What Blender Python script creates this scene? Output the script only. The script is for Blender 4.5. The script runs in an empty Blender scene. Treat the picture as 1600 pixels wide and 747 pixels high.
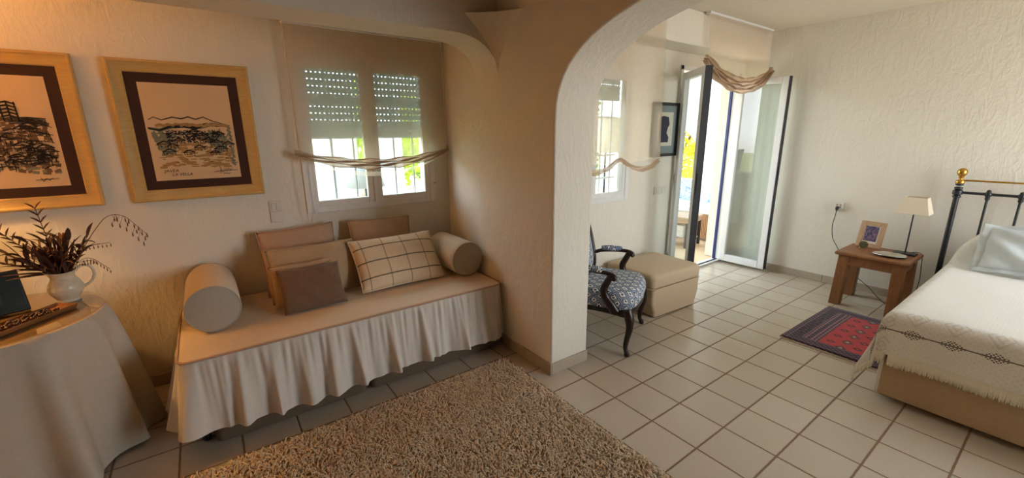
import bpy, bmesh, math, random
import numpy as np
from mathutils import Vector, Matrix
random.seed(4)
rng = np.random.default_rng(7)
PI = math.pi
scn = bpy.context.scene
COL = scn.collection

# ------------------------------------------------------------------ camera
cam_d = bpy.data.cameras.new('camera')
cam = bpy.data.objects.new('camera', cam_d)
COL.objects.link(cam)
cam_d.sensor_width = 36.0
cam_d.lens = 36.0 * 658.16 / 1600.0
cam_d.clip_start = 0.02
YAW, PIT, ROL = 0.627044, -0.242548, -0.008886
_f = Vector((math.sin(YAW) * math.cos(PIT), math.cos(YAW) * math.cos(PIT), math.sin(PIT)))
_r = _f.cross(Vector((0, 0, 1))).normalized()
_u = _r.cross(_f)
_r2 = math.cos(ROL) * _r + math.sin(ROL) * _u
_u2 = -math.sin(ROL) * _r + math.cos(ROL) * _u
CAM = Vector((-1.8156, -1.7236, 1.5526))
m = Matrix((_r2, _u2, -_f)).transposed().to_4x4()
m.translation = CAM
cam.matrix_world = m
scn.camera = cam

# ------------------------------------------------------------------ sky, sun, daylight through the openings
SKY = 7.0
SUN = 5.0
EXPOSURE = 0.68
world = bpy.data.worlds.new('sky')
scn.world = world
world.use_nodes = True
wn = world.node_tree.nodes
wl = world.node_tree.links
bg = wn['Background']
tc = wn.new('ShaderNodeTexCoord')
sep = wn.new('ShaderNodeSeparateXYZ')
cr = wn.new('ShaderNodeValToRGB')
cr.color_ramp.elements[0].position = 0.46
cr.color_ramp.elements[0].color = (0.42, 0.40, 0.37, 1)
cr.color_ramp.elements[1].position = 0.5
cr.color_ramp.elements[1].color = (0.93, 0.97, 1.0, 1)
e = cr.color_ramp.elements.new(0.9)
e.color = (0.60, 0.77, 1.0, 1)
mr = wn.new('ShaderNodeMapRange')
mr.inputs['From Min'].default_value = -1
mr.inputs['From Max'].default_value = 1
wl.new(tc.outputs['Generated'], sep.inputs[0])
wl.new(sep.outputs['Z'], mr.inputs['Value'])
wl.new(mr.outputs[0], cr.inputs[0])
wl.new(cr.outputs[0], bg.inputs['Color'])
bg.inputs['Strength'].default_value = SKY

sd = bpy.data.lights.new('sun', 'SUN')
sd.energy = SUN
sd.angle = math.radians(1.0)
sd.color = (1.0, 0.93, 0.8)
sun = bpy.data.objects.new('sun', sd)
COL.objects.link(sun)
sun.rotation_euler = Vector((-0.66, 0.03, -0.75)).to_track_quat('-Z', 'Y').to_euler()


def portal(name, loc, sx, sz, normal):
    d = bpy.data.lights.new(name, 'AREA')
    d.shape = 'RECTANGLE'
    d.size = sx
    d.size_y = sz
    d.cycles.is_portal = True
    o = bpy.data.objects.new(name, d)
    COL.objects.link(o)
    o.location = loc
    o.rotation_euler = Vector(normal).to_track_quat('-Z', 'Y').to_euler()
    return o


portal('daylight_portal', (-0.74, 1.86, 1.55), 1.1, 1.15, (0, -1, 0))
portal('daylight_portal', (0.9, 1.04, 1.5), 1.0, 1.2, (0, -1, 0))
portal('daylight_portal', (2.68, 1.02, 1.1), 1.1, 2.1, (0, -1, 0))
portal('daylight_portal', (2.2, -3.82, 1.27), 2.0, 2.4, (0, 1, 0))

vs = scn.view_settings
scn.display_settings.display_device = 'sRGB'
vs.view_transform = 'Standard'
vs.look = 'None'
vs.exposure = EXPOSURE
vs.gamma = 1.0
vs.use_curve_mapping = False
scn.cycles.use_denoising = True
scn.cycles.max_bounces = 10
scn.cycles.diffuse_bounces = 6
scn.cycles.transparent_max_bounces = 24
scn.cycles.caustics_reflective = False
scn.cycles.caustics_refractive = False
scn.cycles.sample_clamp_indirect = 8.0


# ------------------------------------------------------------------ materials
def lin(c):
    return c / 12.92 if c <= 0.04045 else ((c + 0.055) / 1.055) ** 2.4


def rgb(r, g, b):
    return (lin(r / 255), lin(g / 255), lin(b / 255), 1)


class NT:
    def __init__(s, name):
        s.m = bpy.data.materials.new(name)
        s.m.use_nodes = True
        s.n = s.m.node_tree.nodes
        s.l = s.m.node_tree.links
        s.p = s.n['Principled BSDF']
        s.out = s.n['Material Output']

    def node(s, t, **kw):
        n = s.n.new(t)
        for k, v in kw.items():
            setattr(n, k, v)
        return n

    def put(s, sock, v):
        if hasattr(v, 'is_output') or isinstance(v, bpy.types.NodeSocket):
            s.l.new(v, sock)
        else:
            sock.default_value = v

    def math(s, op, a, b=0.0, c=None):
        n = s.node('ShaderNodeMath', operation=op)
        s.put(n.inputs[0], a)
        s.put(n.inputs[1], b)
        if c is not None:
            s.put(n.inputs[2], c)
        return n.outputs[0]

    def mix(s, fac, a, b):
        n = s.node('ShaderNodeMix', data_type='RGBA')
        s.put(n.inputs[0], fac)
        s.put(n.inputs[6], a)
        s.put(n.inputs[7], b)
        return n.outputs[2]

    def noise(s, scale, detail=3, rough=0.55, vec=None, dist=0.0):
        n = s.node('ShaderNodeTexNoise')
        n.inputs['Scale'].default_value = scale
        n.inputs['Detail'].default_value = detail
        n.inputs['Roughness'].default_value = rough
        n.inputs['Distortion'].default_value = dist
        if vec is None:
            vec = s.obj()
        s.l.new(vec, n.inputs['Vector'])
        return n.outputs['Fac']

    def obj(s):
        if not hasattr(s, '_o'):
            s._o = s.node('ShaderNodeTexCoord')
        return s._o.outputs['Object']

    def uv(s):
        if not hasattr(s, '_o'):
            s._o = s.node('ShaderNodeTexCoord')
        return s._o.outputs['UV']

    def xyz(s, v):
        n = s.node('ShaderNodeSeparateXYZ')
        s.l.new(v, n.inputs[0])
        return n.outputs

    def mapping(s, v, scale=(1, 1, 1), rot=(0, 0, 0), loc=(0, 0, 0)):
        n = s.node('ShaderNodeMapping')
        n.inputs['Scale'].default_value = scale
        n.inputs['Rotation'].default_value = rot
        n.inputs['Location'].default_value = loc
        s.l.new(v, n.inputs['Vector'])
        return n.outputs[0]

    def ramp(s, fac, stops, constant=False):
        n = s.node('ShaderNodeValToRGB')
        if constant:
            n.color_ramp.interpolation = 'CONSTANT'
        el = n.color_ramp.elements
        while len(el) < len(stops):
            el.new(0.5)
        for q, (pp, cc) in zip(el, stops):
            q.position = pp
            q.color = cc
        s.put(n.inputs[0], fac)
        return n.outputs[0]

    def bump(s, h, strength=0.3, dist=0.01):
        n = s.node('ShaderNodeBump')
        n.inputs['Strength'].default_value = strength
        n.inputs['Distance'].default_value = dist
        s.put(n.inputs['Height'], h)
        s.l.new(n.outputs[0], s.p.inputs['Normal'])

    def col(s, v):
        s.put(s.p.inputs['Base Color'], v)

    def set(s, rough=None, metal=None, spec=None, sheen=None, coat=None):
        if rough is not None:
            s.put(s.p.inputs['Roughness'], rough)
        if metal is not None:
            s.p.inputs['Metallic'].default_value = metal
        if spec is not None:
            s.p.inputs['Specular IOR Level'].default_value = spec
        if sheen is not None:
            s.p.inputs['Sheen Weight'].default_value = sheen
        if coat is not None:
            s.p.inputs['Coat Weight'].default_value = coat


def plain(name, c, rough=0.6, metal=0.0, spec=0.4, c2=None, scale=20, bump=0.0, bscale=200, coat=None):
    t = NT(name)
    if c2 is None:
        c2 = tuple(x * 0.88 for x in c[:3]) + (1,)
    t.col(t.mix(t.noise(scale), c, c2))
    t.set(rough, metal, spec, coat=coat)
    if bump:
        t.bump(t.noise(bscale, 2), bump, 0.003)
    return t.m


def plaster(name, c, c2):
    t = NT(name)
    n1 = t.noise(2.0, 4, 0.6)
    t.col(t.mix(n1, c, c2))
    a = t.noise(9.0, 5, 0.62, dist=0.6)
    b = t.noise(38.0, 3, 0.6)
    v = t.noise(6.0, 4, 0.65, vec=t.mapping(t.obj(), (3.2, 3.2, 1.0), (0.5, 0.3, 0.2)), dist=1.2)
    h = t.math('ADD', t.math('MULTIPLY', a, 0.8), t.math('MULTIPLY', b, 0.22))
    h = t.math('ADD', h, t.math('MULTIPLY', t.math('POWER', v, 3.0), 1.4))
    t.bump(h, 0.30, 0.02)
    t.set(0.85, spec=0.2)
    return t.m


def fabric(name, c, c2=None, weave=900, bump=0.25, rough=0.95, wr=18):
    t = NT(name)
    if c2 is None:
        c2 = tuple(x * 0.8 for x in c[:3]) + (1,)
    n = t.noise(45, 4, 0.7)
    t.col(t.mix(n, c, c2))
    o = t.xyz(t.obj())
    wv = t.noise(weave * 0.5, 2)
    wrk = t.noise(wr, 3, 0.5)
    t.bump(t.math('ADD', t.math('MULTIPLY', wv, 0.25), wrk), bump, 0.006)
    t.set(rough, spec=0.15, sheen=0.15)
    return t.m


def wood(name, c, c2, scale=(60, 60, 3), rough=0.45, dist=1.5):
    t = NT(name)
    v = t.mapping(t.obj(), scale)
    n = t.noise(1.0, 5, 0.65, vec=v, dist=dist)
    k = t.noise(6.0, 2)
    t.col(t.mix(t.ramp(n, [(0.3, (0, 0, 0, 1)), (0.7, (1, 1, 1, 1))]), t.mix(k, c, c2), c2))
    t.bump(n, 0.15, 0.002)
    t.set(rough, spec=0.4)
    return t.m


def glass_mat(name, tint=(1, 1, 1, 1), ior=1.5, boost=1.8):
    t = NT(name)
    tr = t.node('ShaderNodeBsdfTransparent')
    tr.inputs[0].default_value = tint
    gl = t.node('ShaderNodeBsdfGlossy')
    gl.inputs['Roughness'].default_value = 0.0
    fr = t.node('ShaderNodeFresnel')
    fr.inputs['IOR'].default_value = ior
    mx = t.node('ShaderNodeMixShader')
    geo = t.node('ShaderNodeNewGeometry')
    front = t.math('SUBTRACT', 1.0, geo.outputs['Backfacing'])
    t.l.new(t.math('MULTIPLY', t.math('MULTIPLY', fr.outputs[0], boost), front), mx.inputs[0])
    t.l.new(tr.outputs[0], mx.inputs[1])
    t.l.new(gl.outputs[0], mx.inputs[2])
    t.l.new(mx.outputs[0], t.out.inputs['Surface'])
    return t.m


def sheer(name, c, clear=0.4, trans=0.5):
    t = NT(name)
    uvn = t.xyz(t.obj())
    wx = t.noise(1.0, 2, vec=t.mapping(t.obj(), (500, 500, 12)))
    wz = t.noise(1.0, 2, vec=t.mapping(t.obj(), (12, 12, 500)))
    w = t.math('ADD', wx, wz)
    a = t.math('ADD', t.math('MULTIPLY', t.math('SUBTRACT', w, 1.0), 0.12), clear)
    tr = t.node('ShaderNodeBsdfTransparent')
    df = t.node('ShaderNodeBsdfDiffuse')
    tl = t.node('ShaderNodeBsdfTranslucent')
    df.inputs[0].default_value = c
    tl.inputs[0].default_value = c
    m1 = t.node('ShaderNodeMixShader')
    m1.inputs[0].default_value = trans
    t.l.new(df.outputs[0], m1.inputs[1])
    t.l.new(tl.outputs[0], m1.inputs[2])
    m2 = t.node('ShaderNodeMixShader')
    t.l.new(a, m2.inputs[0])
    t.l.new(m1.outputs[0], m2.inputs[1])
    t.l.new(tr.outputs[0], m2.inputs[2])
    t.l.new(m2.outputs[0], t.out.inputs['Surface'])
    return t.m


MAT = {}
MAT['plaster'] = plaster('warm_white_plaster', rgb(229, 223, 210), rgb(221, 214, 200))
MAT['plaster_left'] = MAT['plaster']
MAT['ceiling'] = plain('ceiling_paint', rgb(226, 218, 202), 0.9, spec=0.1)
MAT['ext_white'] = plain('white_render', rgb(236, 238, 242), 0.9, spec=0.1, bump=0.2, bscale=60)
MAT['alu'] = plain('white_lacquered_aluminium', rgb(232, 232, 230), 0.35, spec=0.5)
MAT['alu_grey'] = plain('grey_lacquered_aluminium', rgb(168, 168, 164), 0.35, spec=0.5)
MAT['rubber'] = plain('dark_rubber_seal', rgb(38, 38, 44), 0.5)
MAT['navy'] = plain('navy_paint', rgb(34, 46, 110), 0.4)
MAT['glass'] = glass_mat('window_glass', (0.96, 0.985, 0.975, 1), 1.5)
MAT['door_glass'] = glass_mat('door_glass', (0.93, 0.97, 0.965, 1), 1.5)
MAT['sheer'] = sheer('sheer_linen', rgb(228, 208, 184), 0.60, 0.72)
MAT['linen'] = sheer('gathered_linen', rgb(206, 180, 154), 0.14, 0.4)
MAT['plastic_white'] = plain('white_plastic', rgb(222, 216, 204), 0.35)
_t = NT('shutter_plastic')
_t.col(rgb(200, 206, 204))
_t.set(0.6)
_tl = _t.node('ShaderNodeBsdfTranslucent')
_tl.inputs[0].default_value = rgb(205, 214, 210)
_mx = _t.node('ShaderNodeMixShader')
_mx.inputs[0].default_value = 0.28
_t.l.new(_t.p.outputs[0], _mx.inputs[1])
_t.l.new(_tl.outputs[0], _mx.inputs[2])
_t.l.new(_mx.outputs[0], _t.out.inputs['Surface'])
MAT['shutter'] = _t.m


def tile_material():
    t = NT('glazed_floor_tile')
    S = 0.265
    o = t.xyz(t.obj())
    u = t.math('DIVIDE', o['X'], S)
    v = t.math('DIVIDE', o['Y'], S)
    wob = t.math('MULTIPLY', t.math('SUBTRACT', t.noise(30, 2), 0.5), 0.012)

    def edge(q):
        f = t.math('FRACT', t.math('ADD', t.math('ADD', q, wob), 100.0))
        return t.math('MINIMUM', f, t.math('SUBTRACT', 1.0, f))
    d = t.math('MINIMUM', edge(u), edge(v))
    g = t.node('ShaderNodeMapRange')
    g.inputs['From Min'].default_value = 0.013
    g.inputs['From Max'].default_value = 0.026
    t.l.new(d, g.inputs['Value'])
    mask = g.outputs[0]
    comb = t.node('ShaderNodeCombineXYZ')
    t.l.new(t.math('FLOOR', u), comb.inputs[0])
    t.l.new(t.math('FLOOR', v), comb.inputs[1])
    wn_ = t.node('ShaderNodeTexWhiteNoise')
    t.l.new(comb.outputs[0], wn_.inputs['Vector'])
    tilec = t.mix(wn_.outputs['Value'], rgb(204, 193, 176), rgb(191, 180, 162))
    tilec = t.mix(t.math('MULTIPLY', t.noise(70, 4, 0.7), 0.5), tilec, rgb(172, 158, 138))
    t.col(t.mix(mask, t.mix(t.noise(14), rgb(140, 112, 84), rgb(116, 90, 68)), tilec))
    rr = t.math('ADD', t.math('MULTIPLY', t.noise(12, 3), 0.12), 0.16)
    t.set(t.mix(mask, (0.8, 0.8, 0.8, 1), rr), spec=0.5)
    h = t.math('ADD', t.math('MULTIPLY', mask, 1.0), t.math('MULTIPLY', t.noise(9, 2), 0.5))
    t.bump(h, 0.35, 0.004)
    return t.m


MAT['tile'] = tile_material()
MAT['skirting'] = plain('skirting_tile', rgb(186, 172, 152), 0.3, c2=rgb(166, 152, 134), scale=40)
MAT['cream_cotton'] = fabric('cream_cotton_cover', rgb(226, 206, 176), rgb(212, 190, 158), bump=0.2)
MAT['skirt_cotton'] = fabric('pale_cotton_skirt', rgb(216, 207, 196), rgb(202, 193, 182), bump=0.15)
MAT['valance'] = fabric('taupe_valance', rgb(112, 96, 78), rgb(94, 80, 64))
MAT['bolster'] = fabric('bolster_cotton', rgb(214, 196, 170), rgb(200, 182, 156), bump=0.15)
MAT['bolster_end_shaded'] = fabric('shaded_bolster_cotton', rgb(178, 170, 156), rgb(166, 158, 144), bump=0.1)  # bolster cotton greyed: shade on the end faces put into the colour
MAT['pink_beige'] = fabric('pink_beige_linen', rgb(190, 158, 132), rgb(172, 140, 114))
MAT['tan_linen'] = fabric('tan_linen', rgb(186, 158, 124), rgb(168, 142, 110))
MAT['brown_velvet'] = fabric('brown_velvet', rgb(130, 100, 80), rgb(108, 82, 64), bump=0.35, wr=10)
MAT['cloth_grey'] = fabric('table_linen', rgb(198, 188, 172), rgb(180, 170, 154), bump=0.2)
MAT['ottoman'] = fabric('ottoman_microfibre', rgb(206, 184, 154), rgb(192, 170, 140), bump=0.15, wr=6)
MAT['bed_base'] = fabric('bed_base_fabric', rgb(186, 160, 126), rgb(168, 142, 110), bump=0.15)
MAT['dark_wood'] = wood('dark_walnut', rgb(52, 28, 18), rgb(30, 16, 11), (40, 40, 8), 0.3)
MAT['pine'] = wood('stained_pine', rgb(170, 120, 78), rgb(122, 80, 50), (70, 70, 5), 0.45)
MAT['pale_wood'] = wood('pale_frame_wood', rgb(206, 172, 136), rgb(176, 140, 108), (60, 60, 8), 0.5)
MAT['gold_frame'] = wood('ochre_gilded_wood', rgb(216, 184, 122), rgb(190, 154, 92), (12, 12, 90), 0.5, 0.6)
MAT['mat_brown'] = plain('brown_mount', rgb(64, 38, 28), 0.85)
MAT['paper'] = plain('drawing_paper', rgb(222, 190, 150), 0.9, c2=rgb(208, 174, 134), scale=6)
MAT['ink'] = plain('black_ink', rgb(34, 28, 26), 0.9)
MAT['wash_ochre'] = plain('ochre_wash', rgb(182, 138, 84), 0.9, c2=rgb(150, 118, 76), scale=40)
MAT['wash_green'] = plain('grey_green_wash', rgb(112, 116, 100), 0.9, c2=rgb(140, 132, 104), scale=40)
MAT['wash_brown'] = plain('umber_wash', rgb(126, 98, 70), 0.9, c2=rgb(96, 76, 58), scale=40)
MAT['ceramic'] = plain('cream_ceramic', rgb(224, 214, 192), 0.25, bump=0.4, bscale=90)
MAT['dry_leaf'] = plain('dried_leaf', rgb(92, 56, 40), 0.7, c2=rgb(58, 34, 26), scale=30)
MAT['dry_stem'] = plain('dried_stem', rgb(104, 66, 42), 0.8)
MAT['seed'] = plain('dried_seed', rgb(138, 92, 58), 0.8)
MAT['iron'] = plain('black_iron', rgb(30, 30, 34), 0.4, spec=0.5)
MAT['brass'] = plain('polished_brass', rgb(214, 168, 84), 0.22, metal=1.0)
MAT['old_brass'] = plain('aged_brass', rgb(150, 120, 74), 0.35, metal=1.0)
MAT['black_plastic'] = plain('black_plastic', rgb(22, 24, 24), 0.35)
MAT['cord'] = plain('grey_cord', rgb(52, 50, 50), 0.5)
MAT['lamp_shade'] = sheer('lamp_shade_linen', rgb(232, 214, 188), 0.0, 0.35)
MAT['silver'] = plain('silver_plate', rgb(222, 220, 212), 0.22, metal=1.0)
MAT['clock_face'] = plain('clock_face', rgb(96, 100, 70), 0.4)
MAT['tray_wood'] = wood('tray_wood', rgb(170, 118, 72), rgb(130, 84, 48), (8, 60, 60), 0.4)
MAT['bulb'] = NT('lamp_bulb').m
MAT['bulb'].node_tree.nodes['Principled BSDF'].inputs['Emission Color'].default_value = (1, 0.5, 0.16, 1)
MAT['bulb'].node_tree.nodes['Principled BSDF'].inputs['Emission Strength'].default_value = 30


# ------------------------------------------------------------------ mesh helpers
class MB:
    def __init__(s):
        s.v = []
        s.f = []
        s.uv = {}

    def add(s, vs, fs):
        b = len(s.v)
        s.v.extend([tuple(p) for p in vs])
        s.f.extend([tuple(i + b for i in q) for q in fs])
        return b

    def box(s, lo, hi, M=None):
        x0, y0, z0 = lo
        x1, y1, z1 = hi
        vs = [(x0, y0, z0), (x1, y0, z0), (x1, y1, z0), (x0, y1, z0), (x0, y0, z1), (x1, y0, z1), (x1, y1, z1), (x0, y1, z1)]
        if M is not None:
            vs = [tuple(M @ Vector(p)) for p in vs]
        s.add(vs, [(3, 2, 1, 0), (4, 5, 6, 7), (0, 1, 5, 4), (1, 2, 6, 5), (2, 3, 7, 6), (3, 0, 4, 7)])
        return s

    def prism(s, pts, ext, plane='xz', at=0.0):
        """polygon in a plane, extruded by ext along the third axis from at"""
        n = len(pts)

        def mk(a, b, c):
            return {'xz': (a, c, b), 'yz': (c, a, b), 'xy': (a, b, c)}[plane]
        vs = [mk(a, b, at) for a, b in pts] + [mk(a, b, at + ext) for a, b in pts]
        fs = [tuple(range(n)), tuple(range(2 * n - 1, n - 1, -1))]
        fs += [(i, i + n, (i + 1) % n + n, (i + 1) % n) for i in range(n)]
        s.add(vs, fs)
        return s

    def tube(s, path, r, n=8, cap=True, squash=None):
        path = [Vector(p) for p in path]
        k = len(path)
        rr = r if hasattr(r, '__len__') else [r] * k
        up = None
        rows = []
        for i, p in enumerate(path):
            d = (path[min(i + 1, k - 1)] - path[max(i - 1, 0)])
            if d.length < 1e-9:
                d = Vector((0, 0, 1))
            d.normalize()
            if up is None:
                a = Vector((0, 0, 1)) if abs(d.z) < 0.9 else Vector((1, 0, 0))
                up = (a - d * a.dot(d)).normalized()
            else:
                up = up - d * up.dot(d)
                if up.length < 1e-6:
                    up = d.orthogonal()
                up.normalize()
            sd_ = d.cross(up)
            q = squash or 1.0
            rows.append([p + rr[i] * (math.cos(t) * sd_ + q * math.sin(t) * up) for t in [2 * PI * j / n for j in range(n)]])
        b = s.add([p for row in rows for p in row],
                  [(i * n + j, i * n + (j + 1) % n, (i + 1) * n + (j + 1) % n, (i + 1) * n + j) for i in range(k - 1) for j in range(n)])
        if cap:
            s.f.append(tuple(b + j for j in reversed(range(n))))
            s.f.append(tuple(b + (k - 1) * n + j for j in range(n)))
        return s

    def lathe(s, prof, n=24, c=(0, 0, 0), wob=None):
        rows = []
        for r, z in prof:
            rows.append([(c[0] + r * math.cos(2 * PI * j / n), c[1] + r * math.sin(2 * PI * j / n), c[2] + z) for j in range(n)])
        k = len(prof)
        b = s.add([p for row in rows for p in row],
                  [(i * n + j, i * n + (j + 1) % n, (i + 1) * n + (j + 1) % n, (i + 1) * n + j) for i in range(k - 1) for j in range(n)])
        if prof[0][0] > 1e-6:
            s.f.append(tuple(b + j for j in reversed(range(n))))
        if prof[-1][0] > 1e-6:
            s.f.append(tuple(b + (k - 1) * n + j for j in range(n)))
        return s

    def ball(s, c, r, n=14, sz=1.0):
        return s.lathe([(max(1e-7, r * math.sin(PI * i / 10)), -r * sz * math.cos(PI * i / 10)) for i in range(11)], n, c)

    def grid(s, fn, nu, nv, uvfn=None, closeu=False):
        vs = [fn(i / (nu - (0 if closeu else 1)), j / (nv - 1)) for j in range(nv) for i in range(nu)]
        fs = []
        for j in range(nv - 1):
            for i in range(nu if closeu else nu - 1):
                i2 = (i + 1) % nu
                fs.append((j * nu + i, j * nu + i2, (j + 1) * nu + i2, (j + 1) * nu + i))
        b = s.add(vs, fs)
        if uvfn:
            for j in range(nv):
                for i in range(nu):
                    s.uv[b + j * nu + i] = uvfn(i / (nu - 1), j / (nv - 1))
        return b

    def build(s, name, mat, parent=None, smooth=None, bevel=0.0, seg=2, solid=0.0, weld=False, sub=0):
        me = bpy.data.meshes.new(name)
        me.from_pydata(s.v, [], s.f)
        me.update()
        if s.uv:
            ul = me.uv_layers.new(name='UVMap')
            for lp in me.loops:
                ul.data[lp.index].uv = s.uv.get(lp.vertex_index, (0, 0))
        bm = bmesh.new()
        bm.from_mesh(me)
        if weld:
            bmesh.ops.remove_doubles(bm, verts=bm.verts, dist=1e-5)
        bmesh.ops.recalc_face_normals(bm, faces=bm.faces)
        bm.to_mesh(me)
        bm.free()
        mats = mat if isinstance(mat, (list, tuple)) else [mat]
        for q in mats:
            me.materials.append(q)
        if smooth:
            me.polygons.foreach_set('use_smooth', [True] * len(me.polygons))
            if smooth != 180:
                me.set_sharp_from_angle(angle=math.radians(smooth))
        o = bpy.data.objects.new(name, me)
        COL.objects.link(o)
        if parent:
            o.parent = parent
        if solid:
            md = o.modifiers.new('solid', 'SOLIDIFY')
            md.thickness = solid
            md.offset = 0
        if bevel:
            md = o.modifiers.new('bevel', 'BEVEL')
            md.width = bevel
            md.segments = seg
            md.limit_method = 'ANGLE'
            md.angle_limit = math.radians(40)
        if sub:
            md = o.modifiers.new('sub', 'SUBSURF')
            md.levels = sub
            md.render_levels = sub
        return o


def tag(o, label, cat, group=None, kind=None):
    o['label'] = label
    o['category'] = cat
    if group:
        o['group'] = group
    if kind:
        o['kind'] = kind
    return o


def thing(name, label, cat, loc=(0, 0, 0), rot=(0, 0, 0), group=None, kind=None):
    o = bpy.data.objects.new(name, None)
    o.empty_display_size = 0.05
    COL.objects.link(o)
    o.location = loc
    o.rotation_euler = rot
    return tag(o, label, cat, group, kind)


def struct(o, label, cat):
    return tag(o, label, cat, kind='structure')


def copy_tree(o, parent=None):
    c = o.copy()
    COL.objects.link(c)
    if parent:
        c.parent = parent
    for ch in list(o.children):
        copy_tree(ch, c)
    return c


def bez(p0, p1, p2, p3, n=10):
    out = []
    for i in range(n + 1):
        t = i / n
        a = (1 - t) ** 3
        b = 3 * t * (1 - t) ** 2
        c = 3 * t * t * (1 - t)
        d = t ** 3
        out.append(tuple(a * p0[k] + b * p1[k] + c * p2[k] + d * p3[k] for k in range(len(p0))))
    return out


def spline(pts, n=8):
    """Catmull-Rom through pts"""
    P = [Vector(p) for p in pts]
    P = [2 * P[0] - P[1]] + P + [2 * P[-1] - P[-2]]
    out = []
    for i in range(1, len(P) - 2):
        for k in range(n):
            t = k / n
            a, b, c, d = P[i - 1], P[i], P[i + 1], P[i + 2]
            out.append(0.5 * ((2 * b) + (c - a) * t + (2 * a - 5 * b + 4 * c - d) * t * t + (3 * b - a - 3 * c + d) * t ** 3))
    out.append(P[-2])
    return out


def hash01(i, k=0):
    return (math.sin(i * 127.1 + k * 311.7) * 43758.5453) % 1.0


# ------------------------------------------------------------------ room shell
XL, XR = -3.7, 3.35          # left and right walls
YB, YR, YN = 1.58, 0.85, -3.7  # alcove back wall, right room window wall, near wall
ZC = 2.60
DX0, DX1 = -0.14, 0.19       # dividing wall


def wall(name, boxes, label, mat='plaster', bevel=0.0):
    b = MB()
    for lo, hi in boxes:
        b.box(lo, hi)
    return struct(b.build(name, MAT[mat], bevel=bevel), label, 'wall')


def holed(axis, t0, t1, a0, a1, z0, z1, holes):
    """wall slab between t0..t1 across `axis`, with rectangular holes (a0,a1,z0,z1)"""
    holes = sorted(holes)
    out = []

    def mk(p, q, r, s_):
        if axis == 'y':
            out.append(((p, t0, r), (q, t1, s_)))
        else:
            out.append(((t0, p, r), (t1, q, s_)))
    cur = a0
    for (h0, h1, g0, g1) in holes:
        if h0 > cur:
            mk(cur, h0, z0, z1)
        if g0 > z0:
            mk(h0, h1, z0, g0)
        if g1 < z1:
            mk(h0, h1, g1, z1)
        cur = h1
    if cur < a1:
        mk(cur, a1, z0, z1)
    return out


struct(MB().box((XL - 0.2, YN - 0.2, -0.08), (XR, YR + 0.12, 0)).box((XL - 0.2, YR + 0.12, -0.08), (DX0 + 0.05, YB + 0.05, 0)).build('floor', MAT['tile']),
       'glazed beige square tile floor with brown grout running through both rooms', 'floor')
struct(MB().box((DX1 - 0.1, YN - 0.2, ZC), (XR + 0.25, YR + 0.25, ZC + 0.25)).build('ceiling', MAT['ceiling']),
       'plain pale ceiling of the bright right room', 'ceiling')
struct(MB().box((XL - 0.2, YN - 0.2, ZC), (DX1 - 0.1, YB + 0.25, ZC + 0.25)).build('ceiling', MAT['pine']),  # out of view; dark wood chosen to dim the left room
       'unseen ceiling of the left room, made dark wood to cut bounced light', 'ceiling')
W1 = (-1.235, -0.245, 1.02, 2.085)
W2 = (0.43, 1.385, 0.96, 2.08)
D1 = (2.10, 3.28, 0.0, 2.20)
wall('wall_back', holed('y', YB, YB + 0.25, XL - 0.2, DX1, 0, ZC, [W1]), 'rough plastered wall behind the daybed with the two drawings', 'plaster_left')
wall('wall_right', [((XR, YN, 0), (XR + 0.25, YR + 0.25, ZC))], 'long cream plastered wall behind the bed and nightstand')
wall('wall_window', holed('y', YR, YR + 0.12, DX1 - 0.02, XR, 0, ZC, [W2, D1]), 'cream plastered wall holding the right window and the glazed door')
wall('wall_left', [((XL - 0.2, YN, 0), (XL, YB, ZC))], 'left end wall beyond the round table')
wall('wall_near', holed('y', YN - 0.2, YN, XL - 0.2, XR + 0.25, 0, ZC, [(1.35, 3.25, 0.06, 2.48)]),  # unseen opening, added and sized as daylight source for the right room
     'near wall out of view, its wide opening added to let daylight in')
# dividing wall with its wide arch
yc, ay, zs, bz = -1.20, 1.36, 1.58, 0.60
arch = []
for i in range(49):
    t = PI * i / 48
    arch.append((yc + ay * math.copysign(abs(math.cos(t)) ** (2 / 2.8), math.cos(t)), zs + bz * abs(math.sin(t)) ** (2 / 2.8)))
prof = [(1.02, 0), (1.02, ZC), (YN, ZC), (YN, 0), (yc - ay, 0)] + list(reversed(arch)) + [(yc + ay, 0)]
struct(MB().prism(prof, DX1 - DX0, 'yz', DX0).box((DX0 + 0.04, 1.0, 0), (DX1, YB, ZC)).build('wall_middle', MAT['plaster'], bevel=0.012, seg=3, smooth=30),
       'thick dividing wall and pillar carrying the wide plastered arch', 'wall')
# alcove beam with its rounded shoulder
bp = [(XL, ZC), (XL, 2.163)]
for i in range(15):
    t = PI / 2 * i / 14
    bp.append((-0.46 + 0.32 * math.sin(t) ** (2 / 2.2), 1.93 + 0.233 * math.cos(t) ** (2 / 2.2)))
bp += [(DX0, ZC)]
struct(MB().prism(bp, 0.29, 'xz', 0.73).build('wall_alcove', MAT['plaster_left'], bevel=0.012, seg=3, smooth=30),
       'plastered beam with a rounded shoulder spanning the daybed alcove', 'beam')
# concave corner bracket between beam and dividing wall
sq = MB()
AX, AY, AZ = DX0, 0.73, 1.935


def squinch(u, v):
    k = v ** 1.8
    a = Vector((AX - 0.245 * k, AY, AZ + 0.345 * v))
    b = Vector((AX, AY - 0.275 * k, AZ + 0.345 * v))
    p = a.lerp(b, u)
    inn = Vector((1, 1, 0)).normalized() * (0.05 * k * math.sin(PI * u))
    return p + inn * 0.6


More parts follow.
